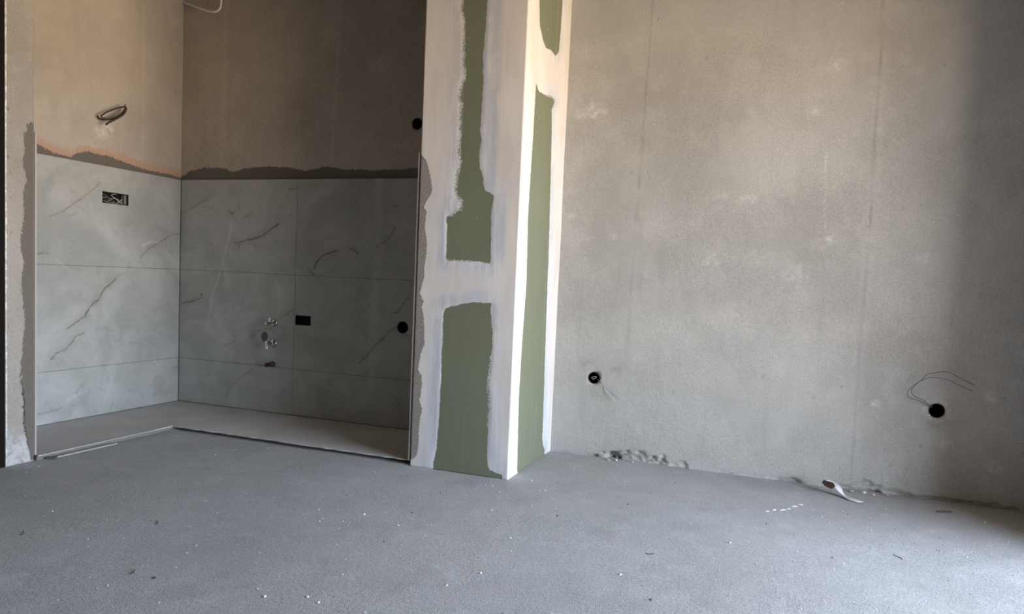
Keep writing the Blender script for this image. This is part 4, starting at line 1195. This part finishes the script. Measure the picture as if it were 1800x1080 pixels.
def ribbon(name, lift, mat):
    vs, fs = [], []
    m_ = len(path)
    for k, p in enumerate(path):
        t = (path[min(k + 1, m_ - 1)] - path[max(k - 1, 0)]).normalized()
        nrm = t.cross(wv_).normalized()
        if nrm.z < 0:
            nrm = -nrm
        w = wv_ * (0.75 + 0.25 * math.sin(k * 0.5)) 
        q = Vector((0, 0, 0.004)) * math.sin(k * 0.35)
        for s in (-0.5, 0.5):
            for l in (lift, lift + 0.0006):
                vs.append(p + w * s + nrm * l + (q if s > 0 else Vector((0, 0, 0))) - org)
    for k in range(m_ - 1):
        a, b = k * 4, k * 4 + 4
        fs += [(a + 1, a + 3, b + 3, b + 1), (a, b, b + 2, a + 2), (a, a + 1, b + 1, b), (a + 2, b + 2, b + 3, a + 3)]
    fs += [(0, 2, 3, 1), (4 * m_ - 4, 4 * m_ - 3, 4 * m_ - 1, 4 * m_ - 2)]
    o = make_mesh(name, vs, fs, mat, pe, True)
    return o


fl0 = [Vector((0.262, 3.708, 0.060)), Vector((0.240, 3.716, 0.062)), Vector((0.232, 3.700, 0.052)), Vector((0.248, 3.686, 0.040)), Vector((0.276, 3.676, 0.034)), Vector((0.292, 3.690, 0.046)), Vector((0.282, 3.702, 0.058))]
fl0 = [p - org for p in fl0]
nf_ = (fl0[2] - fl0[0]).cross(fl0[4] - fl0[0]).normalized() * 0.0008
make_mesh('torn_flap', fl0 + [p + nf_ for p in fl0], [tuple(range(7)), tuple(range(13, 6, -1))] + [(k, (k + 1) % 7, 7 + (k + 1) % 7, 7 + k) for k in range(7)], M_KRAFT, pe)['label'] = 'dark brown torn end of the curled paper'
ribbon('paper_face', 0.0007, M_PAPER)
ribbon('brown_backing', 0.0, M_KRAFT)['label'] = 'dark brown underside of the curled paper'

# lath lying along the plinth
la = boxes('floor_lath', [(-0.009, 0.009, 0, 0.33, 0, 0.007)], M_LIP, None, None, 0.001)
la.location = (-3.238, 2.465, 0.0005)
la.rotation_euler = (0, 0, -0.004)
tag(la, 'thin pale lath lying on the floor along the raised plinth', 'lath')
lp = boxes('dark_wedge', [(-0.03, 0.012, -0.012, 0.012, 0, 0.008)], M_DARK_BIT, None, None, 0.002)
lp.location = (-3.232, 2.445, 0.0005); lp.rotation_euler = (0, 0, 0.5)
tag(lp, 'small dark wedge at the end of the pale lath by the wall stub', 'wedge')

# fine grit: too much to count
gr_ = np.random.default_rng(4)
gv, gf = [], []
T = [(1, 1, 1), (-1, -1, 1), (-1, 1, -1), (1, -1, -1)]
N_G = 5200
gx = gr_.uniform(-3.2, 1.2, N_G); gy = gr_.uniform(1.25, 3.82, N_G)
dn = fbm(gx * 1.5, gy * 1.5, 99, 3)
ok = (gr_.uniform(0, 1, N_G) < np.clip((dn - 0.25) * 2.2, 0.05, 1)) & ~((gx > XC0 - 0.03) & (gx < XC1 + 0.02) & (gy > YC - 0.02)) & ~((gy > edge_y - 0.02) & (gx < XC0))
gx, gy = gx[ok], gy[ok]
gzv = floor_disp(np.stack([gx, gy], 1))
for x, y, z in zip(gx, gy, gzv):
    s = 0.0008 + 0.0016 * gr_.random() ** 3
    b = len(gv)
    rot = gr_.normal(0, 0.25, (4, 3))
    for q in range(4):
        gv.append((x + s * (T[q][0] + rot[q, 0]), y + s * (T[q][1] + rot[q, 1]), z + s * 0.7 + s * 0.8 * (T[q][2] + rot[q, 2])))
    gf += [(b, b + 1, b + 2), (b, b + 3, b + 1), (b, b + 2, b + 3), (b + 1, b + 3, b + 2)]
gm = Mat('floor_grit', 0.9, 0.1)
gm.color(gm.mix(gm.rng(gm.noise(40, 1), 0.42, 0.58), (0.22, 0.22, 0.22), (0.62, 0.61, 0.60)))
go = make_mesh('floor_grit', gv, gf, gm.m, None, False, None, 'stuff')
go['label'] = 'fine grit strewn over the rough grey screed floor'
go['category'] = 'grit'
